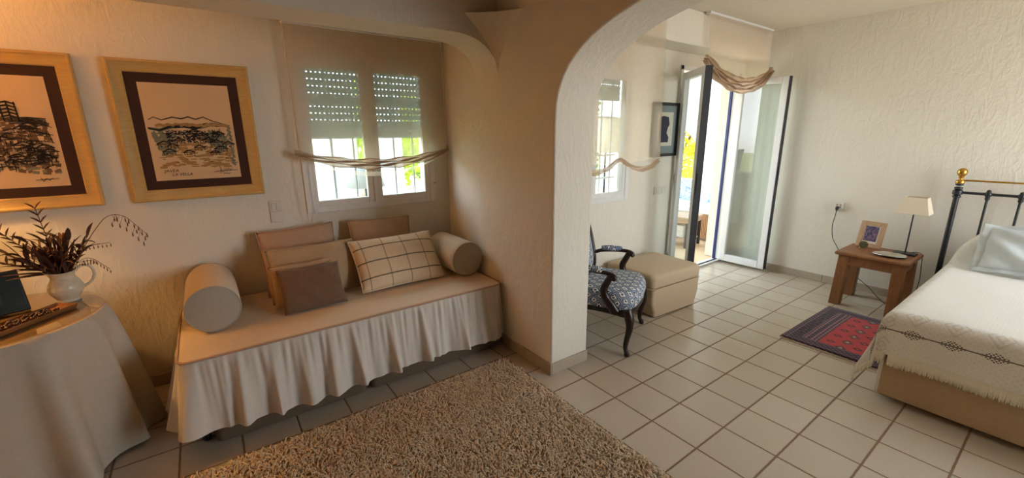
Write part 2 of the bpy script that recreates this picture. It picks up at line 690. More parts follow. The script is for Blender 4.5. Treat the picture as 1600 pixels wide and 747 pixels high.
sq.grid(squinch, 9, 13)
sq.add([squinch(0, 1), squinch(0.25, 1), squinch(0.5, 1), squinch(0.75, 1), squinch(1, 1), (AX, AY, AZ + 0.345)], [(0, 1, 2, 3, 4, 5)])
struct(sq.build('trim_1', MAT['plaster'], smooth=40), 'small triangular plaster corner bracket where alcove beam meets the dividing wall', 'bracket')
struct(MB().box((DX1, 0.60, 2.315), (XR, YR, ZC)).build('trim_2', MAT['plaster'], bevel=0.01),
       'boxed soffit under the ceiling above right window and door', 'soffit')


def skirting(name, p0, p1, normal, label, h=0.078, th=0.012):
    b = MB()
    p0 = Vector(p0)
    p1 = Vector(p1)
    L = (p1 - p0).length
    d = (p1 - p0) / L
    n = Vector(normal)
    k = max(1, round(L / 0.265))
    for i in range(k):
        a = p0 + d * (L * i / k + 0.001)
        c = p0 + d * (L * (i + 1) / k - 0.001)
        q = c + n * th
        b.box((min(a.x, q.x), min(a.y, q.y), 0), (max(a.x, q.x), max(a.y, q.y), h))
    return struct(b.build(name, MAT['skirting'], bevel=0.002, seg=1), label, 'baseboard')


skirting('baseboard_back', (XL, YB, 0), (DX0, YB, 0), (0, -1, 0), 'low tile skirting along the wall behind daybed')
skirting('baseboard_right', (XR, YN, 0), (XR, YR, 0), (-1, 0, 0), 'low tile skirting along the bedroom wall')
skirting('baseboard_pillar', (DX0, 0.16 - 0.012, 0), (DX0, YB, 0), (-1, 0, 0), 'tile skirting on the dim left face of the pillar')
skirting('baseboard_jamb', (DX0, 0.16, 0), (DX1, 0.16, 0), (0, -1, 0), 'tile skirting on the bright arch face of the pillar')
skirting('baseboard_window', (DX1, YR, 0), (2.09, YR, 0), (0, -1, 0), 'tile skirting below the right window')
skirting('baseboard_middle', (DX1, 0.17, 0), (DX1, YR, 0), (1, 0, 0), 'tile skirting on the hidden right face of pillar')


# ------------------------------------------------------------------ windows
def sash(parent, x0, x1, z0, z1, y, fw=0.055, th=0.045, handle=None):
    f = MB()
    f.box((x0, y - th / 2, z0), (x0 + fw, y + th / 2, z1)).box((x1 - fw, y - th / 2, z0), (x1, y + th / 2, z1))
    f.box((x0 + fw, y - th / 2, z0), (x1 - fw, y + th / 2, z0 + fw)).box((x0 + fw, y - th / 2, z1 - fw), (x1 - fw, y + th / 2, z1))
    so = f.build('sash', MAT['alu'], parent, bevel=0.006)
    MB().box((x0 + fw, y - 0.003, z0 + fw), (x1 - fw, y + 0.003, z1 - fw)).build('glass_pane', MAT['glass'], so)
    return so


def window(name, W, y, shut_z, label):
    x0, x1, z0, z1 = W
    t = thing(name, label, 'window', ((x0 + x1) / 2, y, z0), kind='structure')
    cx = (x0 + x1) / 2
    P = lambda o: o
    h = (x1 - x0) / 2
    H = z1 - z0
    f = MB()
    fw = 0.035
    f.box((-h - 0.012, 0, -0.012), (-h + fw, 0.07, H + 0.012)).box((h - fw, 0, -0.012), (h + 0.012, 0.07, H + 0.012)).box((-h + fw, 0, -0.012), (h - fw, 0.07, fw)).box((-h + fw, 0, H - fw), (h - fw, 0.07, H + 0.012))
    f.build('window_frame', MAT['alu'], t, bevel=0.004)
    sash(t, -h + 0.02, -0.002, 0.02, H - 0.02, 0.03)
    sash(t, 0.002, h - 0.02, 0.02, H - 0.02, 0.03)
    MB().box((-0.012, -0.008, 0.03), (0.012, 0.006, H - 0.03)).build('centre_strip', MAT['alu'], t, bevel=0.003)
    # roller shutter: perforated slats
    s = MB()
    zt = H - 0.0
    zb = shut_z - z0
    pitch = 0.047
    n = int((zt - zb) / pitch)
    for k in range(n + 1):
        za = zb + k * pitch
        zz = min(za + pitch - 0.009, zt)
        s.add(*slat(-h + 0.03, h - 0.03, za, zz, 0.125))
        if k < n and k > 1 and k != 5:
            w = 0.030
            xx = -h + 0.03
            i = 0
            while xx < h - 0.03:
                s.box((xx, 0.123, zz), (xx + w - 0.013, 0.127, za + pitch))
                xx += w
                i += 1
        else:
            s.box((-h + 0.03, 0.123, zz), (h - 0.03, 0.127, za + pitch))
    s.build('roller_shutter', MAT['shutter'], t)
    return t


def slat(x0, x1, z0, z1, y):
    n = 5
    vs, fs = [], []
    for i in range(n + 1):
        q = i / n
        yy = y - 0.007 * math.sin(PI * q)
        vs += [(x0, yy, z0 + (z1 - z0) * q), (x1, yy, z0 + (z1 - z0) * q)]
    for i in range(n):
        fs.append((2 * i, 2 * i + 1, 2 * i + 3, 2 * i + 2))
    b = len(vs)
    vs += [(x0, y + 0.004, z0), (x1, y + 0.004, z0), (x1, y + 0.004, z1), (x0, y + 0.004, z1)]
    fs += [(b, b + 1, b + 2, b + 3), (0, 1, b + 1, b), (2 * n, 2 * n + 1, b + 2, b + 3)]
    return vs, fs


window('window_1', W1, YB - 0.012, 1.535, 'white two sash window above the daybed with a half lowered roller shutter')
window('window_2', W2, YR - 0.012, 1.84, 'white window of the bright room partly hidden behind arch and sheer blind')


def grille(name, x0, x1, z0, z1, y, bars, rails, mat, label):
    t = thing(name, label, 'window grille', ((x0 + x1) / 2, y, z0), kind='structure')
    h = (x1 - x0) / 2
    for i in range(bars):
        x = -h + (x1 - x0) * (i + 0.5) / bars
        MB().tube([(x, 0, 0), (x, 0, z1 - z0)], 0.008, 8).build('bar', mat, t, smooth=40)
    for k in rails:
        MB().box((-h, -0.006, k - z0 - 0.008), (h, 0.006, k - z0 + 0.008)).build('rail', mat, t)
    return t


grille('trim_3', -1.235, -0.245, 1.025, 2.08, YB + 0.2, 6, [], MAT['alu_grey'], 'grey vertical security bars outside the daybed window')
grille('trim_4', 0.43, 1.385, 0.965, 2.08, YR + 0.16, 7, [1.15, 1.36, 1.70], MAT['alu'], 'white crossed security bars outside the right window')

# ------------------------------------------------------------------ glazed double door
dt = thing('door_1', 'white fixed frame of the open terrace door', 'door frame', (2.69, YR, 0), kind='structure')
b = MB()
b.box((-0.59, -0.01, 0), (-0.545, 0.08, 2.2)).box((0.535, -0.01, 0), (0.59, 0.08, 2.2)).box((-0.59, -0.01, 2.155), (0.59, 0.08, 2.2))
b.build('frame', MAT['alu'], dt, bevel=0.004)
MB().box((0.520, 0.045, 0.02), (0.535, 0.075, 2.155)).box((-0.545, 0.03, 0.02), (-0.520, 0.075, 2.155)).build('outer_rebate', MAT['navy'], dt, bevel=0.003)
MB().box((-0.59, -0.01, 0.001), (0.59, 0.09, 0.022)).build('threshold', MAT['alu'], dt, bevel=0.004)
MB().box((-0.54, 0.015, 0.022), (0.53, 0.032, 0.03)).build('threshold_seal', MAT['rubber'], dt)


def leaf(name, hinge, ang, sgn, label):
    """door leaf; local +x runs from the hinge to the free edge"""
    t = thing(name, label, 'door leaf', hinge, (0, 0, ang), kind='structure')
    w, h, fw, th = 0.52, 2.12, 0.068, 0.05
    z0 = 0.03
    f = MB()
    f.box((0.0, -th / 2, z0), (fw, th / 2, h)).box((w - fw, -th / 2, z0), (w, th / 2, h))
    f.box((fw, -th / 2, z0), (w - fw, th / 2, z0 + fw + 0.015)).box((fw, -th / 2, h - fw), (w - fw, th / 2, h))
    f.build('leaf_frame', MAT['alu'], t, bevel=0.006)
    MB().box((fw, -0.004, z0 + fw), (w - fw, 0.004, h - fw)).build('glass_pane', MAT['door_glass'], t)
    g = MB()
    g.box((w, -0.0255, z0 + 0.003), (w + 0.008, 0.0255, h - 0.003))
    e2 = sgn * (th / 2 + 0.001)
    g.box((w - 0.018, min(e2, e2 + sgn * 0.012), z0 + 0.002), (w + 0.006, max(e2, e2 + sgn * 0.012), h - 0.002))
    g.box((0.01, min(e2, e2 + sgn * 0.008), z0 + 0.002), (w - 0.018, max(e2, e2 + sgn * 0.008), z0 + 0.018))
    g.build('edge_seal', MAT['rubber'], t, bevel=0.002)
    for z in (0.25, 1.1, 1.9):
        MB().tube([(-0.014, 0, z - 0.045), (-0.014, 0, z + 0.045)], 0.011, 10).box((-0.014, -0.014, z - 0.035), (0.012, 0.014, z + 0.035)).build('hinge', MAT['alu'], t, smooth=40)
    MB().box((w + 0.008, -0.012, 1.02), (w + 0.014, 0.012, 1.2)).build('lock_plate', MAT['black_plastic'], t)
    return t


leaf('door_2', (2.130, 0.815, 0), math.radians(-127), 1, 'left glazed leaf of the terrace door swung into the room')
leaf('door_3', (3.210, 0.83, 0), math.radians(-89), 1, 'right glazed leaf of terrace door folded back near bedroom wall')


# ------------------------------------------------------------------ blinds
def blind_panel(t, w, ztop, zend, sag, gathers, mat, wave=0.006, seedk=0):
    g = MB()

    def fn(u, v):
        x = (u - 0.5) * w
        zb = zend - sag * (1 - (2 * u - 1) ** 2)
        z = ztop + (zb - ztop) * v
        y = wave * math.sin(u * 17 + seedk) * v + 0.5 * wave * math.sin(u * 41 + 2 * seedk) * v - 0.02 * v * v
        return (x, y, z)
    g.grid(fn, 60, 30)
    return g.build('sheer_panel', mat, t, smooth=180)


def swag(t, w, zend, sag, folds, mat, depth=0.03, rad=0.02, drop=0.045, flare=0.02, name='gathered_hem', ends=0.04):
    """stack of soft tubular folds hanging in a curve, pinched at both ends"""
    rows = []
    g = MB()
    nv = folds * 10

    def fn(u, v):
        x = (u - 0.5) * (w + 2 * flare)
        s_ = 1 - (2 * u - 1) ** 2
        k = v * folds
        ph = k * 2 * PI
        open_ = 0.35 + 0.65 * s_ ** 0.6
        z = zend - sag * s_ - drop * folds * (v - 0.0) * open_ + rad * 0.6 * math.sin(ph) * open_
        y = -depth * (0.45 + 0.55 * math.cos(ph)) * (0.5 + 0.5 * open_) - 0.01 * math.sin(u * 23 + k * 2.1)
        z += 0.006 * math.sin(u * 31 + k * 3.7) * open_
        edge = max(0.0, abs(2 * u - 1) - 0.9) / 0.1
        z += edge * 0.012 * math.sin(k * 5)
        return (x, y, z)
    g.grid(fn, 64, nv + 1)
    return g.build(name, mat, t, smooth=180)


# blind 1, alcove window
t = thing('roman_blind', 'sheer tan blind hanging over the daybed window, dipped hem', 'blind', (-0.715, 1.50, 1.42), group=None)
blind_panel(t, 1.115, 0.845, 0.02, 0.075, 3, MAT['sheer'])
swag(t, 1.115, 0.035, 0.075, 3, MAT['linen'], depth=0.036, rad=0.018, drop=0.021, flare=0.022)
g = MB()
g.grid(lambda u, v: ((u - 0.5) * 0.98, -0.01 + 0.004 * math.sin(u * 30), -0.04 - 0.09 * (1 - (2 * u - 1) ** 2) * 1.0 - 0.035 * v * (1 - (2 * u - 1) ** 2)), 50, 4)
g.build('hanging_edge', MAT['sheer'], t, smooth=180)
MB().box((-0.56, -0.012, 0.835), (0.56, 0.06, 0.86)).build('head_rail', MAT['alu'], t, bevel=0.004)
c = MB()
c.tube(spline([(-0.565, 0.01, 0.84), (-0.56, 0.02, 0.3), (-0.555, 0.03, -0.25), (-0.54, 0.035, -0.43), (-0.50, 0.04, -0.48), (-0.475, 0.035, -0.42), (-0.472, 0.03, -0.2), (-0.47, 0.03, -0.05)], 8), 0.0022, 6)
c.build('cord_loop', MAT['plastic_white'], t, smooth=180)

# blind 2, right room window
t = thing('roman_blind', 'sheer tan blind over right window, seen through the arch', 'blind', (0.87, 0.585, 1.36))
blind_panel(t, 1.16, 1.225, 0.0, 0.05, 3, MAT['sheer'], 0.012, 1.3)
g = MB()


def hem2(u, v):
    x = (u - 0.5) * 1.16
    a = abs(((u * 2.0 - 0.08) % 1.0) * 2 - 1)
    z = 0.01 - 0.085 * (1 - a ** 2) - 0.05 * v * (0.5 + 0.5 * (1 - a))
    return (x, -0.02 - 0.022 * math.cos(v * 2 * PI) + 0.006 * math.sin(u * 40), z)


g.grid(hem2, 70, 14)
g.build('gathered_hem', MAT['linen'], t, smooth=180)
MB().box((-0.58, -0.01, 1.21), (0.58, 0.014, 1.236)).build('head_rail', MAT['alu'], t, bevel=0.003)

# blind 3, over the door, drawn up
t = thing('roman_blind', 'tan linen blind drawn up in a deep swag above the terrace door', 'blind', (2.625, 0.545, 2.175))
g = MB()


def b3(u, v):
    x = (u - 0.5) * (1.23 - 0.05 * v)
    zb = -0.04 - 0.10 * (1 - (2 * u - 1) ** 2)
    z = 0.415 + (zb - 0.415) * v
    return (x, 0.006 * math.sin(u * 14) * v - 0.02 * v, z)


g.grid(b3, 60, 24)
g.build('sheer_panel', MAT['sheer'], t, smooth=180)
swag(t, 1.20, 0.045, 0.145, 4, MAT['linen'], depth=0.06, rad=0.022, drop=0.034, flare=0.045)
MB().box((-0.615, -0.008, 0.405), (0.615, 0.04, 0.425)).build('head_rail', MAT['alu'], t, bevel=0.003)

# ------------------------------------------------------------------ small fittings on the walls
t = thing('light_switch', 'double beige switch plate on the wall between drawing and window', 'switch', (-1.443, YB, 1.05))
MB().box((-0.04, -0.009, 0.0), (0.04, 0, 0.075)).build('switch_plate', MAT['plastic_white'], t, bevel=0.004)
MB().box((-0.04, -0.009, -0.076), (0.04, 0, -0.001)).build('blank_plate', MAT['plastic_white'], t, bevel=0.004)
for x in (-0.015, 0.015):
    MB().box((x - 0.0135, -0.014, 0.012), (x + 0.0135, -0.008, 0.062)).build('rocker', MAT['plastic_white'], t, bevel=0.003)
t = thing('light_switch', 'white double switch plate on wall left of the terrace door', 'switch', (1.905, YR, 0.995))
MB().box((-0.1, -0.009, -0.041), (0.1, 0, 0.041)).build('switch_plate', MAT['plastic_white'], t, bevel=0.004)
for x in (-0.048, 0.048):
    MB().box((x - 0.03, -0.013, -0.028), (x + 0.03, -0.008, 0.028)).build('rocker', MAT['plastic_white'], t, bevel=0.003)
o = MB().box((-1.515, YB - 0.006, 2.155), (-1.395, YB, 2.285)).build('junction_cover', MAT['plaster'], bevel=0.004)
tag(o, 'square painted over cover plate high on the wall above right drawing', 'cover plate')
o = MB().box((-0.255, YB - 0.008, 1.15), (-0.245, YB, 1.19)).tube([(-0.25, YB - 0.006, 1.165), (-0.243, YB - 0.03, 1.162), (-0.236, YB - 0.03, 1.175)], 0.003, 6).build('cord_hook', MAT['alu_grey'])
tag(o, 'tiny cord hook on wall beside the daybed window', 'hook')
t = thing('wall_socket', 'white wall socket above the nightstand with black plug', 'socket', (XR, -0.265, 0.82))
MB().box((-0.012, -0.048, -0.045), (0, 0.048, 0.045)).build('socket_plate', MAT['plastic_white'], t, bevel=0.004)
MB().box((-0.045, -0.030, -0.022), (-0.012, 0.034, 0.038)).build('adapter', MAT['plastic_white'], t, bevel=0.006)
for dy in (-0.014, 0.016):
    for dz in (0.0, 0.02):
        MB().box((-0.0465, dy - 0.006, dz - 0.005), (-0.044, dy + 0.006, dz + 0.006)).build('socket_hole', MAT['old_brass'], t)
o = MB().tube(spline([(XR - 0.055, -0.255, 0.79), (XR - 0.05, -0.25, 0.72), (XR - 0.03, -0.235, 0.62), (XR - 0.03, -0.255, 0.5), (XR - 0.03, -0.30, 0.42), (XR - 0.05, -0.40, 0.28), (XR - 0.05, -0.50, 0.16), (XR - 0.07, -0.62, 0.08), (XR - 0.16, -0.74, 0.012), (XR - 0.32, -0.86, 0.008), (XR - 0.4, -0.93, 0.008)], 8), 0.0035, 6).tube(
    [(XR - 0.036, -0.258, 0.815), (XR - 0.055, -0.256, 0.805), (XR - 0.057, -0.255, 0.78)], [0.014, 0.016, 0.006], 8).build('power_cord', MAT['cord'], smooth=60)
tag(o, 'dark cord plugged into wall socket, dropping behind nightstand onto the floor', 'cord')


# ------------------------------------------------------------------ framed drawings
class Strokes:
    def __init__(s, y0=-0.0006):
        s.b = MB()
        s.y = y0

    def line(s, pts, w=0.002, taper=True):
        pts = [Vector((p[0], p[1])) for p in pts]
        n = len(pts)
        s.y -= 0.000004
        vs = []
        for i, p in enumerate(pts):
            d = pts[min(i + 1, n - 1)] - pts[max(i - 1, 0)]
            if d.length < 1e-9:
                d = Vector((1, 0))
            d.normalize()
            k = 1.35 * w * (0.4 + 0.6 * math.sin(PI * (i + 0.5) / n)) if taper else w
            q = Vector((-d.y, d.x)) * k / 2
            vs += [(p.x + q.x, s.y, p.y + q.y), (p.x - q.x, s.y, p.y - q.y)]
        s.b.add(vs, [(2 * i, 2 * i + 1, 2 * i + 3, 2 * i + 2) for i in range(n - 1)])

    def blot(s, x, z, rx, rz, n=12, seed=0):
        s.y -= 0.000002
        vs = [(x, s.y, z)] + [(x + rx * (0.75 + 0.5 * hash01(seed, i)) * math.cos(2 * PI * i / n), s.y, z + rz * (0.75 + 0.5 * hash01(seed, i + 50)) * math.sin(2 * PI * i / n)) for i in range(n)]
        s.b.add(vs, [(0, 1 + i, 1 + (i + 1) % n) for i in range(n)])


def writing(body, size, mat, name, parent, loc, shear=0.2):
    cu = bpy.data.curves.new(name, 'FONT')
    cu.body = body
    cu.size = size
    cu.shear = shear
    cu.align_x = 'LEFT'
    tmp = bpy.data.objects.new(name, cu)
    COL.objects.link(tmp)
    dg = bpy.context.evaluated_depsgraph_get()
    me = bpy.data.meshes.new_from_object(tmp.evaluated_get(dg))
    bpy.data.objects.remove(tmp)
    me.name = name
    me.materials.clear()
    me.materials.append(mat)
    o = bpy.data.objects.new(name, me)
    COL.objects.link(o)
    o.parent = parent
    o.location = loc
    o.rotation_euler = (PI / 2, 0, 0)
    return o


def picture(name, loc, w, h, fw, mw, frame_mat, label, tilt=0.0):
    t = thing(name, label, 'picture', loc, (tilt, 0, 0))
    f = MB()
    prof_ = [(0.0, 0.0), (0.0, -0.026), (0.006, -0.034), (0.014, -0.034), (0.02, -0.027), (fw - 0.014, -0.016), (fw - 0.006, -0.018), (fw, -0.012), (fw, 0.0)]
    corners = [(-1, -1), (1, -1), (1, 1), (-1, 1)]
    vs = []
    for sx, sz in corners:
        for d, y in prof_:
            vs.append((sx * (w / 2 - d), y, sz * (h / 2 - d)))
    k = len(prof_)
    fs = []
    for c_ in range(4):
        for i in range(k - 1):
            a = c_ * k
            b_ = ((c_ + 1) % 4) * k
            fs.append((a + i, a + i + 1, b_ + i + 1, b_ + i))
    f.add(vs, fs)
    f.build('frame', frame_mat, t, smooth=35)
    MB().box((-w / 2 + fw - 0.005, -0.010, -h / 2 + fw - 0.005), (w / 2 - fw + 0.005, -0.002, h / 2 - fw + 0.005)).build('mount', MAT['mat_brown'], t)
    pw, ph = w - 2 * fw - 2 * mw, h - 2 * fw - 2 * mw
    p = MB().box((-pw / 2, -0.0115, -ph / 2), (pw / 2, -0.009, ph / 2)).build('paper', MAT['paper'], t)
    return t, p, pw, ph


def house(S, x, z, s_, rnd):
    S.line([(x - s_ * 1.1, z), (x - s_ * 0.2, z + s_ * 0.5), (x + s_ * 0.1, z + s_ * 0.55), (x + s_ * 1.2, z + 0.05 * s_)], 0.006)
    S.line([(x - s_ * 1.0, z + s_ * 0.05), (x + s_ * 1.1, z + s_ * 0.08)], 0.004)
    S.line([(x - s_ * 0.9, z), (x - s_ * 0.85, z - s_ * 0.7)], 0.0028)
    S.line([(x + s_ * 0.9, z), (x + s_ * 0.95, z - s_ * 0.65)], 0.0028)
    S.line([(x + s_ * 0.1, z), (x + s_ * 0.12, z - s_ * 0.6)], 0.002)
    for i in range(2):
        wx = x - s_ * 0.5 + i * s_ * 0.8
        S.line([(wx, z - s_ * 0.25), (wx + 0.004, z - s_ * 0.48)], 0.005)


# right drawing: hills above a village
t, paper, pw, ph = picture('framed_drawing', (-1.831, YB - 0.003, 1.582), 0.67, 0.80, 0.068, 0.052, MAT['gold_frame'],
                           'ochre framed drawing of hills above scattered village houses, right of two', 0.012)
Y0 = -0.0118
ro = random.Random(3)
X = lambda q: (q - 0.5) * pw
Z = lambda q: (0.5 - q) * ph
wo = Strokes(Y0)
for i in range(150):
    a = ro.random()
    zq = 0.56 + 0.32 * ro.random()
    wo.line([(X(0.06 + 0.86 * a), Z(zq)), (X(0.06 + 0.86 * a) + 0.02, Z(zq) + 0.002 * ro.uniform(-1, 1)), (X(0.06 + 0.86 * a) + 0.035, Z(zq))], ro.uniform(0.004, 0.012))
for i in range(9):
    wo.line([(X(0.1 + 0.09 * i), Z(0.43)), (X(0.15 + 0.09 * i), Z(0.41 + 0.02 * ro.random())), (X(0.22 + 0.09 * i), Z(0.43))], 0.014)
wo.b.build('ochre_wash', MAT['wash_ochre'], paper)
wg = Strokes(Y0 - 0.0003)
for i in range(60):
    a = ro.random()
    wg.line([(X(0.05 + 0.2 * a + 0.6 * (i % 2)), Z(0.46 + 0.28 * ro.random())), (X(0.13 + 0.2 * a + 0.6 * (i % 2)), Z(0.5 + 0.2 * ro.random()))], ro.uniform(0.006, 0.016))
wg.line([(X(0.03), Z(0.455)), (X(0.15), Z(0.47)), (X(0.28), Z(0.435)), (X(0.45), Z(0.42)), (X(0.6), Z(0.44)), (X(0.75), Z(0.41)), (X(0.93), Z(0.43))], 0.020)
for i in range(10):
    wg.line([(X(0.9 + 0.012 * (i % 4)), Z(0.42 + 0.045 * i)), (X(0.955), Z(0.46 + 0.045 * i))], 0.012)
wg.b.build('green_wash', MAT['wash_green'], paper)
ink = Strokes(Y0 - 0.0006)
ink.line([(X(0.04), Z(0.37)), (X(0.1), Z(0.34)), (X(0.18), Z(0.37)), (X(0.3), Z(0.34)), (X(0.4), Z(0.355)), (X(0.48), Z(0.335)), (X(0.56), Z(0.36)), (X(0.65), Z(0.335)), (X(0.76), Z(0.38)), (X(0.92), Z(0.415))], 0.0055)
ink.line([(X(0.02), Z(0.45)), (X(0.14), Z(0.475)), (X(0.25), Z(0.44)), (X(0.36), Z(0.425)), (X(0.46), Z(0.44)), (X(0.58), Z(0.43)), (X(0.68), Z(0.405)), (X(0.8), Z(0.43)), (X(0.95), Z(0.425))], 0.011)
ink.line([(X(0.3), Z(0.44)), (X(0.42), Z(0.43)), (X(0.55), Z(0.45)), (X(0.62), Z(0.43))], 0.016)
hs = [(0.16, 0.62, .033), (0.33, 0.585, .028), (0.25, 0.64, .026), (0.45, 0.52, .03), (0.52, 0.49, .026), (0.60, 0.53, .028), (0.50, 0.57, .034), (0.66, 0.58, .028), (0.80, 0.52, .03), (0.76, 0.61, .032), (0.9, 0.63, .03), (0.2, 0.70, .03), (0.42, 0.71, .026), (0.55, 0.66, .026), (0.8, 0.68, .034), (0.72, 0.72, .024)]
for i, (a, z_, s_) in enumerate(hs):
    house(ink, X(a), Z(z_), s_, ro)
for i in range(150):
    a = 0.2 + 0.6 * ro.random()
    z_ = 0.47 + 0.13 * ro.random()
    ink.line([(X(a), Z(z_)), (X(a + 0.03 * ro.uniform(-1, 1)), Z(z_ + 0.012)), (X(a + 0.05 * ro.uniform(-1, 1)), Z(z_ + 0.02 * ro.uniform(-1, 1)))], ro.uniform(0.002, 0.006))
for i in range(40):
    a = 0.06 + 0.88 * ro.random()
    z_ = 0.55 + 0.3 * ro.random()
    ink.line([(X(a), Z(z_)), (X(a + 0.03), Z(z_ + 0.004 * ro.uniform(-1, 1)))], ro.uniform(0.001, 0.003))
for i in range(5):
    ink.line([(X(0.78 + 0.02 * i), Z(0.52 - 0.03 * (2 - abs(2 - i)))), (X(0.78 + 0.02 * i), Z(0.53))], 0.004)
# signature strokes with its long underline
sx, sz = X(0.80), Z(0.925)
ink.line([(sx - 0.055, sz - 0.004), (sx - 0.02, sz + 0.002), (sx + 0.03, sz + 0.003), (sx + 0.072, sz + 0.004)], 0.0028)
ink.line([(sx - 0.022, sz + 0.032), (sx - 0.016, sz + 0.006), (sx - 0.026, sz - 0.012), (sx - 0.004, sz - 0.002)], 0.003)
ink.line([(sx - 0.002, sz + 0.014), (sx + 0.004, sz + 0.004), (sx + 0.010, sz + 0.016), (sx + 0.018, sz + 0.004), (sx + 0.022, sz + 0.017), (sx + 0.032, sz + 0.005), (sx + 0.042, sz + 0.016), (sx + 0.046, sz + 0.008)], 0.0028)
ink.line([(sx - 0.01, sz - 0.016), (sx + 0.004, sz - 0.014), (sx + 0.018, sz - 0.018), (sx + 0.03, sz - 0.014)], 0.0028)
ink.b.build('ink_lines', MAT['ink'], paper)
writing('JAVEA', 0.026, MAT['ink'], 'inscription', paper, (X(0.10), Y0 - 0.0014, Z(0.915)))
writing('LA VELLA', 0.024, MAT['ink'], 'inscription', paper, (X(0.18), Y0 - 0.0014, Z(0.955)))

# left drawing: dense hill town, cut by the frame of the photograph
t, paper, pw, ph = picture('framed_drawing', (-2.625, YB - 0.003, 1.585), 0.67, 0.80, 0.068, 0.052, MAT['gold_frame'],
                           'ochre framed drawing of a dense dark hill town, left of two', 0.012)
wb = Strokes(Y0)
for i in range(260):
    a = ro.random()
    z_ = 0.38 + 0.49 * ro.random()
    wb.line([(X(0.02 + 0.9 * a), Z(z_)), (X(0.06 + 0.9 * a), Z(z_ + 0.01 * ro.uniform(-1, 1)))], ro.uniform(0.008, 0.022))
wb.b.build('umber_wash', MAT['wash_brown'], paper)
wg = Strokes(Y0 - 0.0005)
for i in range(36):
    a = ro.random()
    z_ = 0.70 + 0.18 * ro.random()
    wg.line([(X(0.02 + 0.88 * a), Z(z_)), (X(0.08 + 0.88 * a), Z(z_ + 0.01 * ro.uniform(-1, 1)))], ro.uniform(0.006, 0.016))
wg.b.build('green_wash', MAT['wash_green'], paper)
ink = Strokes(Y0 - 0.0009)
for i, (a, z_, s_) in enumerate([(0.1 + 0.8 * hash01(k, 1), 0.44 + 0.38 * hash01(k, 2), 0.022 + 0.016 * hash01(k, 3)) for k in range(26)]):
    house(ink, X(a), Z(z_), s_, ro)
for i in range(110):
    a = 0.04 + 0.86 * ro.random()
    z_ = 0.38 + 0.46 * ro.random()
    L = ro.uniform(0.02, 0.07)
    ink.line([(X(a) - L / 2, Z(z_) + 0.012 * ro.uniform(-1, 1)), (X(a), Z(z_) + 0.004), (X(a) + L / 2, Z(z_) + 0.012 * ro.uniform(-1, 1))], ro.uniform(0.0015, 0.005))
for i in range(70):
    a = 0.04 + 0.9 * ro.random()
    z_ = 0.45 + 0.36 * ro.random()
    ink.line([(X(a), Z(z_)), (X(a) + 0.004 * ro.uniform(-1, 1), Z(z_) - ro.uniform(0.012, 0.035))], ro.uniform(0.0015, 0.004))
for i in range(5):
    ink.line([(X(0.62), Z(0.37 + 0.012 * i)), (X(0.78), Z(0.365 + 0.012 * i)), (X(0.93), Z(0.375 + 0.014 * i))], 0.005)
for z_ in (0.24, 0.27, 0.30, 0.33, 0.36):
    ink.line([(X(0.57), Z(z_)), (X(0.64), Z(z_ - 0.012)), (X(0.71), Z(z_ + 0.01))], 0.007)
for a in (0.58, 0.64, 0.70):
    ink.line([(X(a), Z(0.23)), (X(a + 0.01), Z(0.40))], 0.006)
for (a, z_) in ((0.66, 0.63), (0.8, 0.7), (0.55, 0.56)):
    ink.line([(X(a), Z(z_)), (X(a + 0.1), Z(z_)), (X(a + 0.1), Z(z_ + 0.05)), (X(a), Z(z_ + 0.05)), (X(a), Z(z_))], 0.004, False)
sx, sz = X(0.8), Z(0.935)
ink.line([(sx - 0.04, sz), (sx + 0.0, sz + 0.002), (sx + 0.05, sz + 0.004)], 0.0025)
ink.line([(sx - 0.02, sz + 0.012), (sx - 0.012, sz - 0.01), (sx, sz + 0.006), (sx + 0.012, sz - 0.004), (sx + 0.024, sz + 0.008)], 0.003)
ink.b.build('ink_lines', MAT['ink'], paper)

# small print by the door
t = thing('framed_print', 'small dark framed print with grey mount on the wall left of the terrace door', 'picture', (1.90, YR - 0.002, 1.587))
w_, h_ = 0.42, 0.51
f = MB()
for lo, hi in (((-w_ / 2, -0.02, -h_ / 2), (-w_ / 2 + 0.028, 0, h_ / 2)), ((w_ / 2 - 0.028, -0.02, -h_ / 2), (w_ / 2, 0, h_ / 2)), ((-w_ / 2, -0.02, -h_ / 2), (w_ / 2, 0, -h_ / 2 + 0.028)), ((-w_ / 2, -0.02, h_ / 2 - 0.028), (w_ / 2, 0, h_ / 2))):
    f.box(lo, hi)
f.build('frame', plain('charcoal_frame', rgb(44, 44, 46), 0.4), t, bevel=0.002)
MB().box((-0.19, -0.008, -0.235), (0.19, -0.002, 0.235)).build('mount', plain('grey_mount', rgb(132, 142, 144), 0.8), t)
pp = MB().box((-0.125, -0.010, -0.155), (0.125, -0.006, 0.165)).build('paper', plain('print_paper', rgb(214, 208, 192), 0.8), t)
S_ = Strokes(-0.0105)
S_.b.add([(-0.09, -0.0106, -0.12), (0.06, -0.0106, -0.12), (0.065, -0.0106, -0.07), (0.03, -0.0106, -0.03), (0.045, -0.0106, 0.02), (0.07, -0.0106, 0.05), (0.05, -0.0106, 0.12), (-0.03, -0.0106, 0.13), (-0.09, -0.0106, 0.12)], [(0, 1, 2, 3), (0, 3, 4, 8), (4, 5, 6, 7, 8)])
S_.b.build('printed_figure', plain('print_ink', rgb(58, 58, 76), 0.8), pp)


